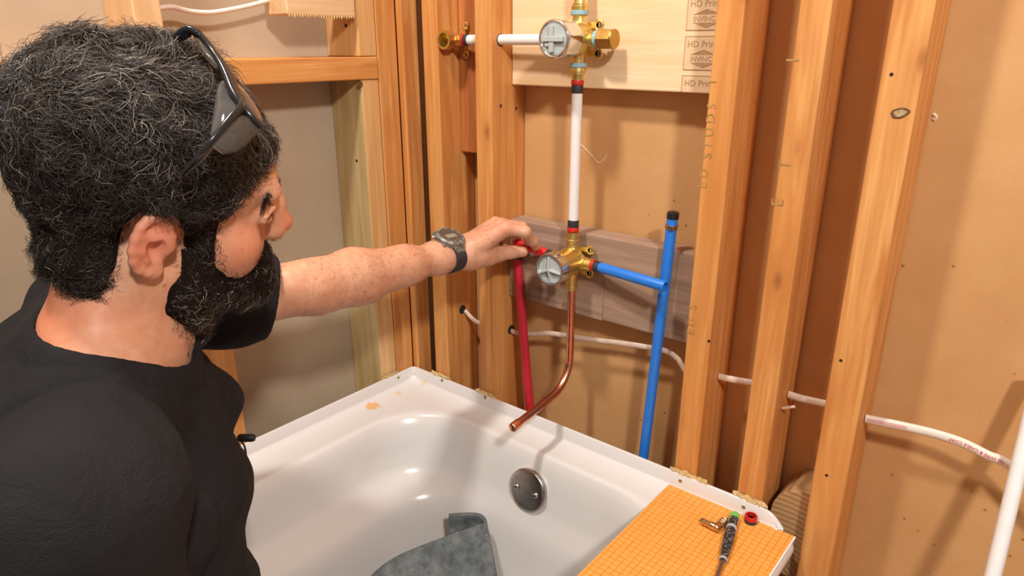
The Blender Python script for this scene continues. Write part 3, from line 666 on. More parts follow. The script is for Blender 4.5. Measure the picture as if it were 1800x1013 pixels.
class SDF:
    def __init__(s): s.ops = []; s.post = None; s.slack = .004
    def add(s, fn, k=.01, head=False, mode='u'): s.ops.append((fn, k, head, mode)); return s
    def sph(s, c, r, **kw):
        c = np.array(c, np.float32); return s.add(lambda P: np.sqrt(((P-c)**2).sum(-1))-r, **kw)
    def ell(s, c, r, R=None, **kw):
        c = np.array(c, np.float32); r = np.array(r, np.float32); mr = float(r.min())
        def f(P):
            q = P-c
            if R is not None: q = q@np.array(R).T.astype(np.float32).T if False else q@np.array(R, np.float32)
            k0 = np.sqrt(((q/r)**2).sum(-1)); k1 = np.sqrt(((q/(r*r))**2).sum(-1)); return np.where(k0 < .2, -mr, k0*(k0-1)/np.maximum(k1, 1e-6))
        return s.add(f, **kw)
    def cap(s, a, b, ra, rb=None, **kw):
        a = np.array(a, np.float32); b = np.array(b, np.float32); rb = ra if rb is None else rb; d = b-a; dd = float(d@d)+1e-12
        def f(P):
            t = np.clip(((P-a)@d)/dd, 0, 1); return np.sqrt(((P-a-t[:, None]*d)**2).sum(-1))-(ra+(rb-ra)*t)
        return s.add(f, **kw)
    def chain(s, pts, rs, **kw):
        for i in range(len(pts)-1): s.cap(pts[i], pts[i+1], rs[i], rs[i+1], **kw)
        return s
    def plane(s, p, n, **kw):
        p = np.array(p, np.float32); n = np.array(n, np.float32); n = n/np.linalg.norm(n); return s.add(lambda P: (P-p)@n, **kw)
    def ev(s, P, half=0):
        Ph = None; C0 = P[len(P)//2][None] if half else None; C0h = to_head(C0).astype(np.float32) if half else None
        d = np.full(len(P), 1., np.float32)
        for fn, k, head, mode in s.ops:
            if half:
                dc = float(fn(C0h if head else C0)[0])
                if mode == 'u' and dc > half*1.75+k: continue
                if mode == 's' and dc > half*1.75+k: continue
            if head:
                if Ph is None: Ph = to_head(P).astype(np.float32)
                v = fn(Ph)
            else: v = fn(P)
            if mode == 'u': d = smin(d, v, k)
            elif mode == 's': d = smax(d, -v, k)
            elif mode == 'i': d = smax(d, v, k)
        if s.post is not None: d = s.post(P, d)
        return d
def mesh_sdf(sdf, lo, hi, h, B=20):
    lo = np.array(lo, float); nb = np.ceil((np.array(hi)-lo)/(h*B)).astype(int)
    cen = np.stack(np.meshgrid(*[(np.arange(k)+.5)*h*B for k in nb], indexing='ij'), -1).reshape(-1, 3)+lo
    idx = np.stack(np.meshgrid(*[np.arange(k) for k in nb], indexing='ij'), -1).reshape(-1, 3)
    half = h*B*.5*math.sqrt(3)
    dc = np.concatenate([sdf.ev(cen[i:i+20000].astype(np.float32)) for i in range(0, len(cen), 20000)])
    act = np.abs(dc) < half*1.35+.012+sdf.slack
    g = np.arange(B+1); G = np.stack(np.meshgrid(g, g, g, indexing='ij'), -1).reshape(-1, 3)
    D = (nb*B+2).astype(np.int64); key = lambda I: (I[..., 0]*D[1]+I[..., 1])*D[2]+I[..., 2]
    CK = []; CP = []; QK = [[], [], []]
    for b in idx[act]:
        I0 = b*B; P = ((G+I0)*h+lo).astype(np.float32)
        P2 = np.vstack([P, ]); v = sdf.ev(P2, half).reshape(B+1, B+1, B+1)
        sg = v < 0
        if sg.all() or not sg.any(): continue
        c8 = [sg[i:B+i, j:B+j, k:B+k] for i in (0, 1) for j in (0, 1) for k in (0, 1)]
        sm = sum(c.astype(np.int8) for c in c8); cells = np.argwhere((sm > 0) & (sm < 8))
        if not len(cells): continue
        acc = np.zeros((len(cells), 3)); cnt = np.zeros(len(cells))
        for ax in range(3):
            for a in (0, 1):
                for c in (0, 1):
                    o0 = [0, 0, 0]; oth = [x for x in range(3) if x != ax]; o0[oth[0]] = a; o0[oth[1]] = c; o1 = list(o0); o1[ax] = 1
                    p0 = cells+o0; p1 = cells+o1; v0 = v[p0[:, 0], p0[:, 1], p0[:, 2]]; v1 = v[p1[:, 0], p1[:, 1], p1[:, 2]]
                    m_ = (v0 < 0) != (v1 < 0); t_ = np.where(m_, v0/np.where(m_, v0-v1, 1), 0)
                    q = p0.astype(float); q[:, ax] += t_; acc += q*m_[:, None]; cnt += m_
        CP.append((acc/cnt[:, None]+I0)*h+lo); CK.append(key(cells+I0))
        for ax in range(3):
            sl0 = [slice(0, B)]*3; sl1 = [slice(0, B)]*3; sl1[ax] = slice(1, B+1)
            a = sg[tuple(sl0)]; c = sg[tuple(sl1)]; e = np.argwhere(a != c)
            if len(e): QK[ax].append(np.hstack([e+I0, a[e[:, 0], e[:, 1], e[:, 2]][:, None].astype(int)]))
    CK = np.concatenate(CK); CP = np.concatenate(CP); o = np.argsort(CK); CK = CK[o]; CP = CP[o]; Q = []
    for ax in range(3):
        e = np.concatenate(QK[ax]); I = e[:, :3]; u = [0, 0, 0]; w = [0, 0, 0]; u[(ax+1) % 3] = 1; w[(ax+2) % 3] = 1; u = np.array(u); w = np.array(w)
        q = np.stack([key(I), key(I-u), key(I-u-w), key(I-w)], 1); ok = (I-u-w >= 0).all(1)
        p = np.searchsorted(CK, q); p = np.minimum(p, len(CK)-1); ok &= (CK[p] == q).all(1); p = p[ok]; fl = e[ok, 3] == 0
        p[fl] = p[fl][:, ::-1]; Q.append(p)
    return CP, np.concatenate(Q)
def fast_obj(name, V, Q, m, parent=None, relax=1):
    for _ in range(relax):
        acc = np.zeros_like(V); cnt = np.zeros(len(V))
        for a in range(4):
            for b in ((a+1) % 4, (a+3) % 4): np.add.at(acc, Q[:, a], V[Q[:, b]]); np.add.at(cnt, Q[:, a], 1)
        V = V*.5+.5*acc/np.maximum(cnt, 1)[:, None]
    me = bpy.data.meshes.new(name); org = worg(parent) if parent is not None else np.array([.30, -.72, -.36])
    me.vertices.add(len(V)); me.vertices.foreach_set('co', (V-org).astype(np.float32).ravel())
    n = Q.shape[1]; me.loops.add(len(Q)*n); me.loops.foreach_set('vertex_index', Q.astype(np.int32).ravel()); me.polygons.add(len(Q)); me.polygons.foreach_set('loop_start', (np.arange(len(Q))*n).astype(np.int32))
    me.update(calc_edges=True); me.validate(); me.materials.append(m); me.shade_smooth()
    o = bpy.data.objects.new(name, me); COL.objects.link(o)
    if parent is not None: o.parent = parent
    else: o.location = org
    return o, V
def wnoise(P, s, seed=0):
    r = np.random.default_rng(seed); out = 0; P = P*s
    for i in range(4):
        R = r.normal(size=(3, 3)); R /= np.linalg.norm(R, axis=1)[:, None]; Q = P@R.T.astype(P.dtype)*1.6**i+r.uniform(0, 6, 3)
        out = out+np.sin(Q[:, 0]+1.3*np.sin(Q[:, 1]))*np.cos(Q[:, 2]+np.sin(Q[:, 0]*.7))*.6**i
        P = P+.15
    return out*.6
# landmarks
SL, SR = np.array([.118, -.612, .330]), np.array([.482, -.770, .312])
EL = np.array(at(548, 506, .945)); WL = hY(800, 446, -.105)
NB = np.array([.338, -.678, .402]); SV = (SR-SL)/np.linalg.norm(SR-SL); CV = np.cross((0, 0, 1), SV); CV /= np.linalg.norm(CV); MID = (SL+SR)/2
RT = np.stack([SV, CV, np.cross(SV, CV)], 1)   # torso frame columns: right, front, up
def tl(s_, c_, z_): return MID+SV*s_+CV*c_+np.array([0, 0, z_])
def torso(S_, g):
    S_.ell(tl(0, .0, -.13), (.160+g, .105+g, .19+g), RT, k=.04)
    S_.ell(tl(.075, .055, -.10), (.085+g, .060+g, .085+g), RT, k=.04); S_.ell(tl(-.085, .055, -.09), (.085+g, .062+g, .085+g), RT, k=.04)
    S_.ell(tl(0, .01, -.33), (.150+g, .108+g, .19+g), RT, k=.05); S_.ell(tl(0, -.03, -.50), (.165+g, .125+g, .12+g), RT, k=.04)
    S_.cap(NB+[0, 0, -.045], SL+[.01, 0, .005], .052+g, .050+g, k=.04); S_.cap(NB+[0, 0, -.045], SR+[-.01, 0, .008], .052+g, .052+g, k=.04)
    S_.cap(tl(-.10, -.05, -.02), tl(.10, -.05, -.02), .055+g, k=.04)
    S_.sph(SL, .054+g, k=.035); S_.sph(SR+[0, 0, -.004], .060+g, k=.035)
sk = SDF()
# head (local: x forward, y left, z up, origin between the ears)
H = dict(head=True)
sk.ell((-.008, 0, .048), (.091, .074, .080), k=.02, **H); sk.ell((.040, 0, .042), (.052, .060, .052), k=.02, **H)
sk.ell((.040, 0, -.018), (.052, .056, .056), k=.02, **H)
sk.cap((.085, -.032, .037), (.085, .032, .037), .0125, k=.012, **H)
for s_ in (-1, 1):
    sk.ell((.052, .045*s_, -.014), (.030, .021, .022), k=.015, **H)
    sk.ell((.050, .034*s_, -.036), (.030, .022, .024), k=.02, **H)
    sk.cap((.0, .054*s_, -.040), (.028, .047*s_, -.064), .018, .016, k=.02, **H); sk.cap((.028, .047*s_, -.064), (.080, .012*s_, -.072), .016, .015, k=.02, **H)
sk.cap((.083, -.008, -.072), (.083, .008, -.072), .0165, k=.015, **H); sk.ell((.062, 0, -.048), (.036, .036, .030), k=.02, **H)
for s_ in (-1, 1): sk.ell((.101, .036*s_, .016), (.015, .018, .011), k=.014, mode='s', **H)
for s_ in (-1, 1):
    sk.sph((.0755, .033*s_, .016), .0128, k=.004, **H)
    sk.cap((.088, .022*s_, .0135), (.083, .045*s_, .0125), .0022, k=.0015, mode='s', **H)
    sk.chain([(.0905, .020*s_, .0175), (.0915, .033*s_, .021), (.083, .046*s_, .0165)], [.0028, .003, .0026], k=.003, **H)
    sk.chain([(.0895, .021*s_, .0095), (.0895, .033*s_, .0075), (.082, .045*s_, .011)], [.0024, .0028, .0024], k=.004, **H)
sk.chain([(.094, 0, .026), (.102, 0, .010), (.112, 0, -.011)], [.008, .0075, .0085], k=.010, **H); sk.sph((.1125, 0, -.0135), .0098, k=.006, **H)
for s_ in (-1, 1):
    sk.ell((.1015, .0125*s_, -.0185), (.011, .0065, .008), k=.005, **H); sk.cap((.108, .006*s_, -.026), (.106, .008*s_, -.018), .003, k=.002, mode='s', **H)
    sk.cap((.090, .016*s_, .015), (.103, .010*s_, -.010), .008, k=.012, **H)
sk.ell((.094, 0, -.052), (.010, .022, .0055), k=.005, **H); sk.ell((.093, 0, -.062), (.010, .019, .006), k=.004, **H)
EAR0 = len(sk.ops)
# ears
for s_ in (-1, 1):
    t_ = math.radians(24); ex = np.array([math.cos(t_), -s_*-math.sin(t_)*-1, 0]); ex = np.array([math.cos(t_), -s_*math.sin(t_), 0]); ez = np.array([-.16, 0, .987]); ez -= ex*(ez@ex); ez /= np.linalg.norm(ez); ey = np.cross(ez, ex)
    RE = np.stack([ex, ey, ez], 1); ec = np.array([-.014, .0815*s_, .004]); out = ey*(1 if (ey[1]*s_) > 0 else -1)
    E_ = lambda a, b, c: ec+ex*a+out*b+ez*c
    sk.ell(ec, (.0165, .0042, .0265), RE, k=.006, **H); sk.cap(E_(.012, -.012, 0), E_(.006, -.002, 0), .014, .012, k=.008, **H)
    ang = np.radians(np.linspace(-10, 255, 12)); pts = [E_(.0165*math.cos(a)*(1-.12*math.sin(a)), .0035, .0265*math.sin(a)+.001) for a in ang]
    sk.chain(pts, [.0034]+[.0037]*9+[.0036, .0036], k=.003, **H)
    sk.ell(E_(.0015, .007, -.004), (.0085, .0075, .0115), RE, k=.004, mode='s', **H); sk.chain([E_(-.008, .003, .013), E_(.000, .004, .0085), E_(.010, .003, .008)], [.0028, .0030, .0026], k=.003, **H)
    sk.chain([E_(-.009, .003, .012), E_(-.0095, .004, -.002), E_(-.004, .004, -.014)], [.0028, .0030, .0028], k=.003, **H)
    sk.ell(E_(.003, .001, -.026), (.0085, .0048, .0085), RE, k=.005, **H); sk.ell(E_(.0125, .002, -.004), (.005, .0045, .007), RE, k=.003, **H)
EAR1 = len(sk.ops)
# neck
sk.cap(hw((-.016, 0, -.030)), NB+[0, 0, -.03], .052, .056, k=.025); sk.cap(hw((.016, 0, -.060)), tl(.015, .046, -.03), .032, .036, k=.03)
for s_ in (-1, 1): sk.cap(hw((-.024, .060*s_, -.030)), tl(-.012*s_+.02, .070, -.03), .014, .011, k=.018); sk.cap(hw((-.048, .036*s_, -.045)), NB-SV*.045*s_-CV*.01+[0, 0, -.03], .024, .028, k=.03)
sk.cap(tl(.03, .068, -.035), tl(.15, .02, -.01), .010, k=.015)
NECK1 = len(sk.ops)
torso(sk, -.004)
# left arm
def lerp(a, b, t_): return np.array(a)*(1-t_)+np.array(b)*t_
sk.chain([SL, lerp(SL, EL, .45), EL], [.050, .044, .034], k=.03)
fa = WL-EL; upv = np.cross(fa, (0, 0, 1)); upv /= np.linalg.norm(upv); dn = np.cross(upv, fa); dn /= np.linalg.norm(dn)
sk.chain([EL, lerp(EL, WL, .25), lerp(EL, WL, .6), lerp(EL, WL, .85), WL], [.030, .031, .027, .0235, .0215], k=.02)
sk.chain([lerp(EL, WL, -.12)-dn*-.012, lerp(EL, WL, .25)+dn*.010, lerp(EL, WL, .6)+dn*.004], [.022, .028, .020], k=.02)
sk.chain([lerp(EL, WL, .05)-dn*.014, lerp(EL, WL, .3)-dn*.010, lerp(EL, WL, .65)-dn*.003], [.022, .026, .019], k=.02)
for kx in (-.009, .009): sk.cap(lerp(EL, WL, .85)+upv*kx*1.1, WL+upv*kx*1.4, .020, .019, k=.012)
# left hand: palm, thumb and curled fingers round the red pipe
hd = lambda u, v, y: np.array(hY(u, v, y))
MC = [hd(889, 402, -.058), hd(881, 395, -.040), hd(871, 392, -.022), hd(861, 396, -.006)]         # index..little knuckles
for i, q_ in enumerate(MC): sk.cap(WL+upv*(.012-.009*i)+[.006, .006, 0], q_, .0185-.001*i, .0120-.0007*i, k=.014)
sk.cap(lerp(WL, MC[1], .35)+dn*(0)+[0, 0, -.006], lerp(WL, MC[1], .8)+[0, 0, -.012], .020, .014, k=.016)
sk.chain([hd(830, 455, -.088), hd(858, 452, -.066)], [.019, .0155], k=.016)
PX = np.array([.294, VY, ZL+.010])
sk.chain([MC[0], hd(923, 408, -.034), hd(936, 424, -.010), hd(942, 434, .006)], [.0110, .0092, .0082, .0074], k=.006)
sk.chain([MC[1], hd(918, 400, -.006), hd(929, 419, .014), hd(929, 434, .026)], [.0108, .0092, .0082, .0074], k=.0035)
sk.chain([MC[2], hd(903, 401, .008), hd(908, 421, .024), hd(905, 436, .026)], [.0105, .0088, .0078, .0070], k=.0035)
sk.chain([MC[3], hd(884, 405, .014), hd(888, 421, .026), hd(888, 434, .022)], [.0092, .0078, .0070, .0064], k=.0035)
TH_ = [hd(846, 449, -.080), hd(874, 447, -.046), hd(899, 443, -.022), hd(919, 443, -.004)]
sk.chain(TH_, [.0165, .0130, .0108, .0092], k=.008)
# right arm, resting on the thigh
ER, WR = np.array([.565, -.80, .0]), np.array([.49, -.60, -.10])
sk.chain([SR, lerp(SR, ER, .5), ER], [.052, .050, .040], k=.03); sk.chain([ER, lerp(ER, WR, .3), WR], [.039, .040, .024], k=.02)
hf = np.array([-.35, .9, -.25]); hf /= np.linalg.norm(hf); hs = np.array([.93, .35, 0])
sk.cap(WR, WR+hf*.08, .024, .022, k=.02); sk.cap(WR+hs*.015, WR+hf*.085+hs*.026, .018, .014, k=.015); sk.cap(WR-hs*.012, WR+hf*.085-hs*.026, .018, .014, k=.015)
for i in range(4):
    b0 = WR+hf*.088+hs*(.030-.020*i); L_f = (.062, .070, .066, .052)[i]; sk.chain([b0, b0+hf*L_f*.5+[0, 0, -.004], b0+hf*L_f*.85+[0, 0, -.018]], [.0105, .0092, .0078], k=.004)
sk.chain([WR+hf*.02-hs*.02, WR+hf*.06-hs*.052, WR+hf*.09-hs*.058+[0, 0, -.01]], [.015, .011, .009], k=.006)
SKIN = mat('skin', S(208, 152, 118), .45); ts = NT(SKIN); bs = ts.b
bs.inputs['Subsurface Weight'].default_value = .06; bs.inputs['Subsurface Radius'].default_value = (.012, .004, .002); bs.inputs['Specular IOR Level'].default_value = .35
Ps = ts.coord((1, 1, 1), False); nA_ = ts.noise(Ps, 22, 4, .6); nB_ = ts.noise(Ps, 130, 3, .6)
c = ts.mix(ts.ramp(nA_, [(.32, 0), (.7, 1)]), S(218, 168, 136), S(202, 146, 114)); c = ts.mix(ts.ramp(nB_, [(.35, .0), (.75, .35)]), c, S(186, 112, 84))
vf = ts.n('ShaderNodeTexVoronoi'); vf.inputs['Scale'].default_value = 95; ts.l(Ps, vf.inputs['Vector']); gate = ts.ramp(ts.noise(Ps, 60, 1), [(.52, 0), (.58, .7)])
c = ts.mix(ts.math('MULTIPLY', gate, ts.ramp(vf.outputs['Distance'], [(.12, 1), (.25, 0)])), c, S(168, 98, 66))
BORG = np.array([.30, -.72, -.36])
def blush(c, p, r, col, amt):
    d = ts.n('ShaderNodeVectorMath', operation='DISTANCE'); ts.l(Ps, d.inputs[0]); d.inputs[1].default_value = tuple(np.array(p)-BORG)
    return ts.mix(ts.ramp(ts.math('DIVIDE', d.outputs['Value'], r), [(.4, amt), (1, 0)]), c, col)
c = blush(c, hw((-.015, -.09, .01)), .036, S(222, 130, 106), .6); c = blush(c, hw((.115, 0, -.012)), .024, S(222, 122, 102), .45); c = blush(c, hw((.06, -.055, -.01)), .03, S(220, 134, 100), .5)
c = blush(c, hw((-.06, -.06, -.09)), .06, S(214, 116, 78), .7)
c = blush(c, lerp(MC[0], MC[1], .5), .04, S(222, 142, 118), .5)
ts.base(c); ts.bump(ts.noise(Ps, 420, 3, .6), .12, .0006)
skV, skQ = mesh_sdf(sk, (.02, -.95, -.5), (.68, .08, .70), .0022)
body, skV = fast_obj('person', skV, skQ, SKIN)
tag(body, 'dark-haired bearded man in a black t-shirt reaching to the lower valve', 'person')
# ---------------- t-shirt
sh = SDF(); torso(sh, .010)
sh.chain([SL, lerp(SL, EL, .40), lerp(SL, EL, .88)], [.058, .054, .052], k=.03); sh.ell(lerp(SL, EL, .6)+[0, 0, -.012], (.05, .05, .055), k=.03)
sd = (EL-SL)/np.linalg.norm(EL-SL)
sh.chain([SR, lerp(SR, ER, .45), lerp(SR, ER, .85)], [.066, .064, .062], k=.03)
sh.sph(tl(-.10, .095, -.10), .045, k=.03); sh.cap(tl(-.05, .060, -.035), tl(.06, .060, -.035), .046, k=.03)
def shirt_post(P, d):
    Q = (P-MID.astype(np.float32))@RT.astype(np.float32)
    f = .0048*np.sin(Q[:, 0]*34-Q[:, 2]*46+1.5*np.sin(Q[:, 1]*17))*np.clip((.02-Q[:, 2])*8, 0, 1)
    f = f+.0036*np.sin(Q[:, 2]*62+Q[:, 0]*30+2*np.sin(Q[:, 0]*13))*np.clip(1-np.abs(Q[:, 0]-.16)*8, 0, 1)+.0032*wnoise(P, 24, 3)+.0022*np.abs(wnoise(P, 38, 9))
    # armhole seam of the near sleeve
    sx_ = Q[:, 0]-.135-.25*np.clip(-Q[:, 2]-.02, 0, .2); f = f-.0050*np.exp(-(sx_/.005)**2)*(Q[:, 2] > -.2)
    d = d-f
    # sleeve ends
    pl_ = (P-lerp(SL, EL, .80).astype(np.float32))@(sd+np.array([0, 0, -.25])).astype(np.float32); d = np.where(np.linalg.norm(P-EL.astype(np.float32), axis=1) < .2, np.maximum(d, pl_), d)
    e2 = (ER-SR)/np.linalg.norm(ER-SR); pr_ = (P-lerp(SR, ER, .82).astype(np.float32))@e2.astype(np.float32); d = np.where(np.linalg.norm(P-ER.astype(np.float32), axis=1) < .12, np.maximum(d, pr_), d)
    # neck opening: tilted elliptical bore
    q = (P-OPC.astype(np.float32))@OPR.astype(np.float32); e = np.sqrt((q[:, 0]/OPA)**2+(q[:, 1]/OPB)**2); bore = (1-e)*min(OPA, OPB); 
    near = q[:, 2] > -.080
    rib = np.exp(-((e-1.11)/.085)**2)*.0036-np.exp(-((e-1.25)/.022)**2)*.0032
    d = d-np.where(near, rib, 0)
    d = np.where(near, smax(d, bore, .006), d)
    return np.maximum(d, -.47+0*d-(Q[:, 2]))
OPX = SV; OPZ = np.array([.0, .0, 1.])+CV*.42+SV*.10; OPZ -= OPX*(OPZ@OPX)*.6; OPZ /= np.linalg.norm(OPZ); OPX = SV-OPZ*(SV@OPZ); OPX /= np.linalg.norm(OPX); OPY = np.cross(OPZ, OPX); OPR = np.stack([OPX, OPY, OPZ], 1)
OPC = NB+CV*.014+SV*.012+np.array([0, 0, -.01]); OPA, OPB = .070, .064
sh.post = shirt_post; sh.slack = .012
CLOTH = mat('black_cotton', S(30, 28, 30), .9); tc_ = NT(CLOTH); Pc = tc_.coord((1, 1, 1), False); CLOTH.node_tree.nodes['Principled BSDF'].inputs['Specular IOR Level'].default_value = .2
cc_ = tc_.mix(tc_.ramp(tc_.noise(Pc, 9, 3), [(.3, 0), (.7, 1)]), S(27, 25, 27), S(38, 36, 38)); vv = tc_.n('ShaderNodeTexVoronoi'); vv.inputs['Scale'].default_value = 20; tc_.l(Pc, vv.inputs['Vector'])
cc_ = tc_.mix(tc_.ramp(vv.outputs['Distance'], [(.02, .5), (.035, 0)]), cc_, S(110, 106, 104)); tc_.base(cc_)
hb = tc_.math('ADD', tc_.math('MULTIPLY', tc_.noise(Pc, 700, 2), .25), tc_.math('MULTIPLY', tc_.noise(Pc, 26, 4, .55, 1.2), 1.0)); tc_.bump(hb, .55, .008)
shV, shQ = mesh_sdf(sh, (.02, -.95, -.5), (.68, -.2, .45), .0034)
shirt, _ = fast_obj('t_shirt', shV, shQ, CLOTH, body)
# collar rib
# ---------------- trousers
tr = SDF(); tr.ell(tl(0, -.03, -.50), (.178, .138, .10), RT, k=.04)
KL, KR = np.array([.265, -.47, -.275]), np.array([.43, -.50, -.28]); HL_, HR_ = tl(-.09, -.02, -.52), tl(.09, -.02, -.52)
for h_, k_ in ((HL_, KL), (HR_, KR)):
    h_ = np.array([h_[0], h_[1], -.225]); ft = k_+np.array([-.02, -.40, -.022]); tr.chain([h_, lerp(h_, k_, .5), k_], [.088, .078, .062], k=.03); tr.chain([k_+[0, 0, -.01], lerp(k_, ft, .4), ft], [.055, .052, .042], k=.02)
tr.post = lambda P, d: np.maximum(d-.003*wnoise(P, 24, 5), -.352-P[:, 2])
trV, trQ = mesh_sdf(tr, (.02, -1.1, -.42), (.66, -.3, -.05), .006)
TRM = mat('dark_work_cloth', S(34, 36, 42), .9); fast_obj('trousers', trV, trQ, TRM, body)
# ---------------- hair and beard
hs_ = SDF(); hs_.ops = sk.ops[:EAR0]+sk.ops[EAR1:NECK1]
def polysd(x, z, poly):
    poly = np.array(poly, np.float32); n = len(poly); d = np.full(x.shape, 1e9, np.float32); ins = np.zeros(x.shape, bool)
    for i in range(n):
        a = poly[i]; b = poly[(i+1) % n]; e = b-a; wx = x-a[0]; wz = z-a[1]; t_ = np.clip((wx*e[0]+wz*e[1])/(e@e), 0, 1)
        d = np.minimum(d, (wx-e[0]*t_)**2+(wz-e[1]*t_)**2)
        c1 = (a[1] > z) != (b[1] > z); 
        with np.errstate(divide='ignore', invalid='ignore'): ins ^= c1 & (x < (b[0]-a[0])*(z-a[1])/(b[1]-a[1]+1e-12)+a[0])
    return np.where(ins, 1, -1)*np.sqrt(d)
HP = [(.13, .074), (.092, .072), (.074, .064), (.058, .050), (.050, .032), (.040, .018), (.038, -.012), (.016, -.012), (.013, .012), (.004, .030), (-.022, .033), (-.034, .010), (-.038, -.026), (-.050, -.052), (-.15, -.056), (-.2, .05), (-.15, .25), (.13, .25)]
BP = [(.012, -.014), (.040, -.004), (.042, -.026), (.056, -.042), (.072, -.048), (.084, -.040), (.094, -.032), (.125, -.030), (.15, -.06), (.14, -.16), (.05, -.16), (.022, -.100), (.002, -.070), (.004, -.045), (.014, -.034)]
def ss(x): x = np.clip(x, 0, 1); return x*x*(3-2*x)
def hair_T(L_):
    x, y, z = L_[:, 0], L_[:, 1], L_[:, 2]; sd = polysd(x, z, HP)
    th_ = .011+.007*ss((z-.03)/.08)+.007*ss((-x-.02)/.06)*ss((z+.05)/.05); th_ = th_*(1-.68*ss((x-.015)/.05))+.003*ss((-x-.04)/.04)
    th_ = np.where(z < .034, np.where(x > -.01, .0045, th_), th_); return th_*ss((sd+.002)/.013)-.005*ss((-sd-.001)/.005)
def beard_T(L_):
    x, y, z = L_[:, 0], L_[:, 1], L_[:, 2]; sd = polysd(x, z, BP)
    lip = np.exp(-(((z+.057)/.006)**2+(y/.017)**2))*(x > .09)
    return (.003+.006*ss((-z-.04)/.05)+.004*ss((x-.06)/.03)*ss((-z-.05)/.04))*ss((sd+.001)/.018)*(1-lip)-.005*ss((-sd-.0005)/.005)
def shell_post(T, a1, s1, a2, s2, seed):
    def f(P, d):
        L_ = to_head(P).astype(np.float32); t_ = T(L_); w = np.clip(t_/.01, 0, 1.2); return d-t_-w*(a1*wnoise(L_, s1, seed)+a2*wnoise(L_, s2, seed+1))
    return f
def tone_mat(name, stops, rough=.38):
    m_ = mat(name, (.02, .015, .012), rough); q_ = NT(m_); at_ = q_.n('ShaderNodeAttribute'); at_.attribute_name = 'tone'; q_.base(q_.ramp(at_.outputs['Fac'], stops)); m_.node_tree.nodes['Principled BSDF'].inputs['Specular IOR Level'].default_value = .6; return m_
HAIRM = tone_mat('dark_greying_hair', [(0, S(30, 23, 20)), (.5, S(58, 46, 39)), (.8, S(100, 86, 74)), (.93, S(140, 128, 114)), (1, S(184, 174, 160))], .5)
BEARDM = tone_mat('greying_beard', [(0, S(32, 23, 19)), (.5, S(60, 44, 36)), (.75, S(104, 86, 74)), (.9, S(160, 146, 130)), (1, S(222, 214, 200))])
def set_tone(me, tone):
    a = me.attributes.new('tone', 'FLOAT', 'POINT'); a.data.foreach_set('value', tone.astype(np.float32))
def normals(V, Q):
    e = np.cross(V[Q[:, 2]]-V[Q[:, 0]], V[Q[:, 3]]-V[Q[:, 1]]); N = np.zeros_like(V)
    for a in range(4): np.add.at(N, Q[:, a], e)
    return N/np.maximum(np.linalg.norm(N, axis=1)[:, None], 1e-12)
def strands(name, V, N, n, flow, length, rad, curl, tone, m_, parent, K=7, lift=.35, jit=.8, bendR=.11, sink=.0015, seed=1):
    r = np.random.default_rng(seed); i = r.integers(0, len(V), n); p = V[i]+r.normal(size=(n, 3))*.001; nn = N[i]; f = flow(p)
    f = f-nn*(f*nn).sum(1)[:, None]; f /= np.linalg.norm(f, axis=1)[:, None]+1e-9; g_ = np.cross(nn, f)
    cl = wnoise(p, 70, 8)*2.2+r.normal(size=n)*jit*.55; f, g_ = f*np.cos(cl)[:, None]+g_*np.sin(cl)[:, None], g_*np.cos(cl)[:, None]-f*np.sin(cl)[:, None]
    L_ = length(p, r); lf = lift*r.uniform(.2, 1.3, n); ph = r.uniform(0, 1.6, n)+wnoise(p, 90, 4)*4; fr_ = r.uniform(2.2, 5.5, n); ca = curl*r.uniform(.3, 1.5, n); bd = r.normal(size=n)*.35+wnoise(p, 60, 14)*1.4
    pts = []
    for k in range(K):
        s_ = k/(K-1)*L_; t_ = k/(K-1)
        a = bd*t_; ff = f*np.cos(a)[:, None]+g_*np.sin(a)[:, None]
        q_ = p+ff*s_[:, None]+nn*((lf*s_*(1-.75*t_)-s_*s_/(2*bendR)-sink)[:, None])+(g_*np.sin(ph+fr_*t_*2.2)[:, None]+nn*(np.cos(ph+fr_*t_*2.2)*.7)[:, None])*(ca*min(1, t_*2.5))[:, None]
        pts.append(q_)
    pts = np.stack(pts, 1); T_ = np.gradient(pts, axis=1); T_ /= np.linalg.norm(T_, axis=2)[..., None]+1e-9
    A = np.cross(T_, nn[:, None, :]); A /= np.linalg.norm(A, axis=2)[..., None]+1e-9; B_ = np.cross(T_, A); rr_ = rad*r.uniform(.7, 1.3, n)[:, None]*np.linspace(1, .35, K)[None]
    vs = np.stack([pts+(A*math.cos(a)+B_*math.sin(a))*rr_[..., None] for a in (0, 2.094, 4.189)], 2)   # n,K,3,3
    base = (np.arange(n)*K*3)[:, None, None]; kk = (np.arange(K-1)*3)[None, :, None]; c0 = np.arange(3)[None, None]; c1 = (c0+1) % 3
    Q = np.stack([base+kk+c0, base+kk+c1, base+kk+3+c1, base+kk+3+c0], -1).reshape(-1, 4)
    o, _ = fast_obj(name, vs.reshape(-1, 3), Q, m_, parent, 0); tn = tone(p, r); set_tone(o.data, np.repeat(tn, K*3)); return o
def downto(P): return np.tile(F.M@np.array([.1, 0, -1.]), (len(P), 1))
lo_, hi_ = F.o-.17, F.o+.19
hs_.post = shell_post(hair_T, .0032, 85, .0016, 210, 11); hs_.slack = .045
hV, hQ = mesh_sdf(hs_, lo_, hi_, .0026); SHELLM = tone_mat('dark_hair_mass', [(0, S(20, 15, 13)), (1, S(46, 36, 30))], .95); SHELLM.node_tree.nodes['Principled BSDF'].inputs['Specular IOR Level'].default_value = .05
hair, hV = fast_obj('hair', hV, hQ, SHELLM, body, 0)
set_tone(hair.data, np.clip(.25+.12*wnoise(hV, 160, 2), 0, .5))
LV = to_head(hV).astype(np.float32); keep = (hair_T(LV) > .0025); hN = normals(hV, hQ); hp, hn = hV[keep], hN[keep]
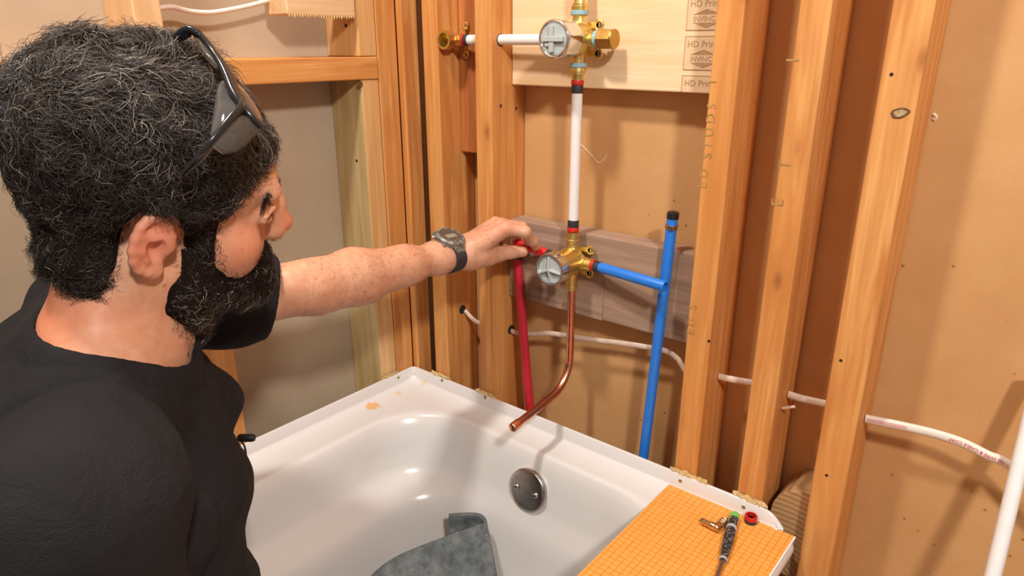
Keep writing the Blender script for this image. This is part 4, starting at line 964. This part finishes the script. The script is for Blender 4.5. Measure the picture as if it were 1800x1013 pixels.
# drop the hidden inner part of the shell
def hflow(p):
    L_ = to_head(p); w = np.array([-.065, .01, .125]); d = L_-w; d /= np.linalg.norm(d, axis=1)[:, None]+1e-9
    d = d*[1.0, .9, .8]+np.array([.25, 0, -.35])*ss((.09-L_[:, 2])/.06)[:, None]; return d@F.M.T
def htone(p, r):
    L_ = to_head(p); b = r.uniform(0, 1, len(p))**1.6*.62+.1*wnoise(p, 40, 6)+.10*ss((L_[:, 2]-.06)/.06); g_ = r.uniform(0, 1, len(p)) < (.06+.10*ss((L_[:, 2]-.05)/.07)); return np.clip(np.where(g_, r.uniform(.8, 1, len(p)), b), 0, 1)
strands('hair_strands', hp, hn, 32000, hflow, lambda p, r: (.013+.012*ss((to_head(p)[:, 2]-.02)/.07)-.006*ss((to_head(p)[:, 0]-.05)/.04))*r.uniform(.6, 1.3, len(p)), .00034, .0026, htone, HAIRM, hair, 8, .38, .55, seed=3)
mk = (LV[:, 2] < .10) & keep & ((polysd(LV[:, 0], LV[:, 2], HP) < .012))
strands('hairline_strands', hV[mk], hN[mk], 3200, hflow, lambda p, r: .011*r.uniform(.5, 1.4, len(p)), .00026, .001, htone, HAIRM, hair, 5, .12, .35, seed=5)
hs_.post = shell_post(beard_T, .0012, 150, .0008, 320, 21); hs_.slack = .03
bV, bQ = mesh_sdf(hs_, lo_, hi_-[0, 0, .12], .0024)
LB = to_head(bV).astype(np.float32); kb = beard_T(LB) > .001; ok = (beard_T(LB) > -.0045)[bQ].any(1); us = np.unique(bQ[ok]); mp_ = -np.ones(len(bV), int); mp_[us] = np.arange(len(us)); bQ = mp_[bQ[ok]]; bV = bV[us]; LB = LB[us]; kb = kb[us]
beard, bV = fast_obj('beard', bV, bQ, SHELLM, body, 0); set_tone(beard.data, np.clip(.22+.15*wnoise(bV, 200, 2), 0, .5)); bN = normals(bV, bQ)
def bflow(p): return np.tile(F.M@np.array([.35, 0, -1.]), (len(p), 1))
def btone(p, r):
    L_ = to_head(p); ch = ss((L_[:, 0]-.060)/.025)*ss((-L_[:, 2]-.078)/.02); side = ss((.06-L_[:, 0])/.03)
    b = r.uniform(0, 1, len(p))**1.3*.55+.12*side; g_ = r.uniform(0, 1, len(p)) < .06+.5*ch+.05*side; return np.clip(np.where(g_, r.uniform(.8, 1, len(p)), b), 0, 1)
strands('beard_strands', bV[kb], bN[kb], 7500, bflow, lambda p, r: (.006+.008*ss((-to_head(p)[:, 2]-.04)/.05))*r.uniform(.5, 1.5, len(p)), .00028, .0016, btone, BEARDM, beard, 6, .55, .5, .05, .001, seed=9)
sh2 = kb & (polysd(LB[:, 0], LB[:, 2], BP) < .010)
strands('stubble', bV[sh2], bN[sh2], 2600, bflow, lambda p, r: .005*r.uniform(.5, 1.4, len(p)), .0002, .0006, btone, BEARDM, beard, 4, .2, .4, .05, .0006, seed=12)
LS = to_head(skV).astype(np.float32); skN = normals(skV, skQ); hdm = (np.abs(LS[:, 1]) < .079) & (np.linalg.norm(LS, axis=1) < .16)
sb = polysd(LS[:, 0], LS[:, 2], BP); mb = hdm & (sb > -.007) & (sb < .004) & (LS[:, 2] < .0) & (LS[:, 0] > .01)
strands('cheek_stubble', skV[mb], skN[mb], 2200, bflow, lambda p, r: .0055*r.uniform(.4, 1.4, len(p)), .00017, .0006, btone, BEARDM, beard, 4, .25, .5, .05, .0003, seed=51)
sa = polysd(LS[:, 0], LS[:, 2], HP); ma = hdm & (sa > -.005) & (sa < .004) & (np.abs(LS[:, 1]) > .02)
strands('hairline_fuzz', skV[ma], skN[ma], 2200, hflow, lambda p, r: .008*r.uniform(.4, 1.3, len(p)), .0002, .0006, htone, HAIRM, hair, 4, .2, .35, .08, .0003, seed=52)
sv = (skV-EL)@(WL-EL)/((WL-EL)@(WL-EL)); rd = np.linalg.norm(skV-EL-sv[:, None]*(WL-EL), axis=1); am = (sv > -.1) & (sv < .86) & (rd < .06)
skN = normals(skV, skQ)
ARMH = mat('arm_hair', S(120, 84, 58), .5)
strands('arm_hair', skV[am], skN[am], 1500, lambda p: np.tile((WL-EL)+np.array([.05, 0, -.12]), (len(p), 1)), lambda p, r: .011*r.uniform(.5, 1.4, len(p)), .00011, .0006, lambda p, r: r.uniform(0, 1, len(p)), ARMH, body, 5, .25, .5, .06, .0005, seed=44)
# eyebrows, lashes, eyes
for s_ in (-1, 1):
    r = np.random.default_rng(30+s_); n_ = 260; t_ = r.uniform(0, 1, n_); x_ = .0975-.020*t_**2; y_ = s_*(.010+.040*t_); z_ = .034+.005*np.sin(t_*2.4)-.004*t_+r.normal(size=n_)*.0024
    L_ = np.stack([x_+.0015, y_, z_], 1); Pb = L_@F.M.T+F.o; nb_ = np.tile(F.M@np.array([.9, s_*.35, .1]), (n_, 1)); nb_ /= np.linalg.norm(nb_[0])
    strands('eyebrow', Pb, nb_, 900, lambda p, s_=s_: np.tile(F.M@np.array([-.3, s_*1., .25]), (len(p), 1)), lambda p, r: .008*r.uniform(.6, 1.3, len(p)), .00028, .0004, lambda p, r: r.uniform(0, .4, len(p)), HAIRM, body, 4, .2, .35, .05, .0008, seed=31)
    eb = MB().lathe(hw((.0865-.0125-.0125, .033*s_, .0150)), F.M@np.array([1, 0, -.1]), [(0, .001)]+[(.0125*(1-math.cos(a)), .0125*math.sin(a)) for a in np.linspace(.2, 2.95, 14)]+[(.025, .001)], 20)
    eb.build('eye', simple('eye_white', S(226, 214, 204), .15, 0, .02), body, smooth=True, angle=180)
    n_ = 60; t_ = np.linspace(0, 1, n_); L_ = np.stack([.0915-.008*t_**2, s_*(.021+.025*t_), .0145+.001*np.sin(t_*3)], 1); Pb = L_@F.M.T+F.o; nb_ = np.tile(F.M@np.array([1., 0, 0]), (n_, 1))
    strands('eyelashes', Pb, nb_, 90, lambda p: np.tile(F.M@np.array([.8, 0, -.5]), (len(p), 1)), lambda p, r: .007*r.uniform(.7, 1.1, len(p)), .00022, .0002, lambda p, r: r.uniform(0, .1, len(p)), HAIRM, body, 4, 1.2, .3, .05, .0, seed=33)
# ---------------- wristwatch
wc = lerp(EL, WL, .93); ax_ = fa/np.linalg.norm(fa); up_ = dn; sd_ = upv
we = empty('wristwatch', wc+up_*.03, 'chunky grey digital wristwatch with black rubber strap on the reaching wrist', 'watch')
b = MB(); pts = []; A_, B2 = .0355, .0265; NN = 48; V = []
for k in range(NN):
    a = 2*math.pi*k/NN; ca, sa = math.cos(a), math.sin(a); e_ = 4.; 
    rx = A_; rz = B2; o_ = sd_*rx*ca+up_*rz*sa; nrm_ = sd_*ca/rx+up_*sa/rz; nrm_ /= np.linalg.norm(nrm_); hw_ = .0115-.001*abs(math.cos(a))
    for (dd_, ww) in ((-.0012, -hw_), (.0014, -hw_), (.0022, 0), (.0014, hw_), (-.0012, hw_)): V.append(wc+o_+nrm_*dd_+ax_*ww)
F_ = [(k*5+j, ((k+1) % NN)*5+j, ((k+1) % NN)*5+(j+1) % 5, k*5+(j+1) % 5) for k in range(NN) for j in range(5)]
b.add(V, F_); b.build('strap', RUBBER, we, smooth=True, angle=40)
n_ = up_*.94+sd_*.34; n_ /= np.linalg.norm(n_); cc0 = wc+up_*.0245+sd_*.005
WG = simple('worn_grey_case', S(150, 146, 136), .4, .3, .35, 160, .3)
b = MB().lathe(cc0, n_, [(-.003, .020), (.001, .0245), (.007, .0255), (.010, .0250), (.0125, .0225), (.0125, .0195), (.0110, .0190)], 36)
case = b.build('case', WG, we, smooth=True, angle=30)
t1 = np.cross(n_, ax_); t1 /= np.linalg.norm(t1); t0 = np.cross(t1, n_)
for k in range(12):
    a = k*math.pi/6+.15; d_ = t0*math.cos(a)+t1*math.sin(a); p_ = cc0+n_*.0118+d_*.0208
    MB().lathe(p_, n_, [(0, .0022), (.0016, .0018)], 8).build('bezel_stud', simple('bezel', S(170, 166, 154), .4, .4, .2), case)
for sg in (-1, 1):
    p_ = cc0+t1*sg*.022+n_*.001; q_ = MB()
    q_.tube([p_-t0*.010, p_+t0*.010], .0058, 10); q_.tube([p_-t0*.009+t1*sg*.005-n_*.003, p_+t0*.009+t1*sg*.005-n_*.003], .0048, 10); q_.build('lug', WG, we, smooth=True, angle=40)
MB().lathe(cc0+n_*.0110, n_, [(0, .0190), (.0006, .0188)], 36).build('dial', simple('dial', S(96, 84, 74), .15, 0, .2, 200), we)
MB().add([cc0+n_*.0118+t0*a+t1*c_ for a, c_ in ((-.011, -.006), (.011, -.006), (.011, .004), (-.011, .004))], [(0, 1, 2, 3)]).build('display', simple('lcd', S(150, 142, 128), .2, 0, .1), we)
for sg in (-1, 1):
    for k in (-1, 1): p_ = cc0+n_*.005+t0*sg*.0215+t1*k*.0125; MB().lathe(p_, t0*sg+t1*k*.5, [(0, .0026), (.0048, .0026), (.0055, .002)], 12).build('button', STEEL, we, smooth=True, angle=40)
# ---------------- safety glasses pushed up on the hair
GB = simple('gloss_black_frame', (.018, .018, .020), .16, 0, .05)
LENS = mat('tinted_lens', (.62, .56, .50), .03); LENS.node_tree.nodes['Principled BSDF'].inputs['Transmission Weight'].default_value = .93; LENS.node_tree.nodes['Principled BSDF'].inputs['IOR'].default_value = 1.2
fr_pts = [at(460, 222, .5456), at(443, 205, .5417), at(427, 186, .5417), at(413, 163, .546), at(402, 136, .552), at(390, 112, .556), at(375, 90, .560), at(360, 70, .562), at(345, 57, .562), at(331, 53, .562), at(318, 62, .565)]
ge = empty('safety_glasses', fr_pts[4], 'black wraparound safety glasses pushed up onto the man\'s hair', 'glasses')
fc = catmull(fr_pts, 6); n_ = len(fc); rads = [.0034+.0018*math.sin(min(1, i/n_*1.6)*math.pi)**2+(.0012 if i > n_*.75 else 0) for i in range(n_)]
flat = [(1.35*math.cos(2*math.pi*k/12), .8*math.sin(2*math.pi*k/12)) for k in range(12)]
MB().tube(fc, rads, 12, prof=flat).build('front_frame', GB, ge, smooth=True, angle=60)
def tmpl(pts, r0, r1, name):
    c_ = catmull(pts, 7); MB().tube(c_, [r0+(r1-r0)*i/(len(c_)-1) for i in range(len(c_))], 12, prof=[(.8*math.cos(2*math.pi*k/12), 1.5*math.sin(2*math.pi*k/12)) for k in range(12)]).build(name, GB, ge, smooth=True, angle=60)
tmpl([at(425, 178, 0.5477), at(424, 192, 0.5368), at(408, 210, 0.5289), at(388, 234, 0.5221), at(366, 260, 0.5181), at(345, 284, 0.5221), at(325, 305, 0.5319)], .0042, .0028, 'temple_arm')
tmpl([at(330, 54, .562), at(316, 62, .566), at(298, 74, .575), at(282, 90, .59)], .0036, .0024, 'temple_arm')
def lens(outline, bulge, name, m_, th=.0016):
    P_ = np.array(outline); c_ = P_.mean(0); n0 = np.cross(P_[1]-c_, P_[len(P_)//2]-c_); n0 /= np.linalg.norm(n0)
    if n0@(CAM-c_) < 0: n0 = -n0
    V = [c_+n0*bulge]; F_ = []; R_ = 5; n = len(P_)
    for r_ in range(1, R_+1):
        t_ = r_/R_; V += [c_+(p_-c_)*t_+n0*bulge*(1-t_*t_) for p_ in P_]
    for k in range(n): F_.append((0, 1+k, 1+(k+1) % n))
    for r_ in range(R_-1): F_ += [(1+r_*n+k, 1+(r_+1)*n+k, 1+(r_+1)*n+(k+1) % n, 1+r_*n+(k+1) % n) for k in range(n)]
    o_ = obj(name, V, F_, m_, ge, smooth=True, angle=180); md_ = o_.modifiers.new('t', 'SOLIDIFY'); md_.thickness = th; md_.offset = 0
A3 = lambda L_: [at(q_[0], q_[1], q_[2]*.985) for q_ in L_]
lens(A3([(372, 258, .524), (384, 240, .528), (400, 222, .533), (420, 206, .540), (438, 205, .548), (458, 226, .556), (446, 240, .549), (432, 256, .541), (412, 268, .533), (390, 271, .526)]), .004, 'side_shield', LENS)
lens(A3([(384, 150, .560), (390, 143, .563), (398, 145, .564), (410, 168, .560), (422, 186, .550), (408, 206, .541), (390, 228, .534), (370, 250, .530), (374, 215, .540), (379, 180, .552)]), .003, 'side_shield', mat('smoked_clear', (.25, .23, .22), .04, 0, Transmission_Weight=.75, IOR=1.25))
lens(A3([(405, 140, .580), (416, 146, .584), (432, 165, .585), (448, 188, .582), (460, 208, .576), (464, 222, .566), (448, 208, .560), (430, 188, .560), (414, 165, .566)]), .003, 'lens', LENS)
lens(A3([(340, 62, .571), (350, 66, .571), (364, 86, .569), (378, 106, .565), (388, 122, .561), (378, 118, .566), (362, 100, .571), (348, 80, .573)]), .002, 'lens', LENS)
# small clip-on microphone at the chest
p_ = at(438, 770, .745); me_ = empty('microphone', p_, 'tiny black clip-on microphone at the edge of the man\'s chest', 'microphone')
MB().lathe(p_-CR*.012, CR, [(0, .003), (.002, .0042), (.014, .0045), (.018, .0035), (.019, .001)], 16).build('capsule', BLACKP, me_, smooth=True, angle=50)
MB().tube(catmull([p_-CR*.011, p_+np.array([-.012, 0, -.02]), p_+np.array([-.02, 0, -.06])], 6), .0011, 8).build('cord', BLACKP, me_)
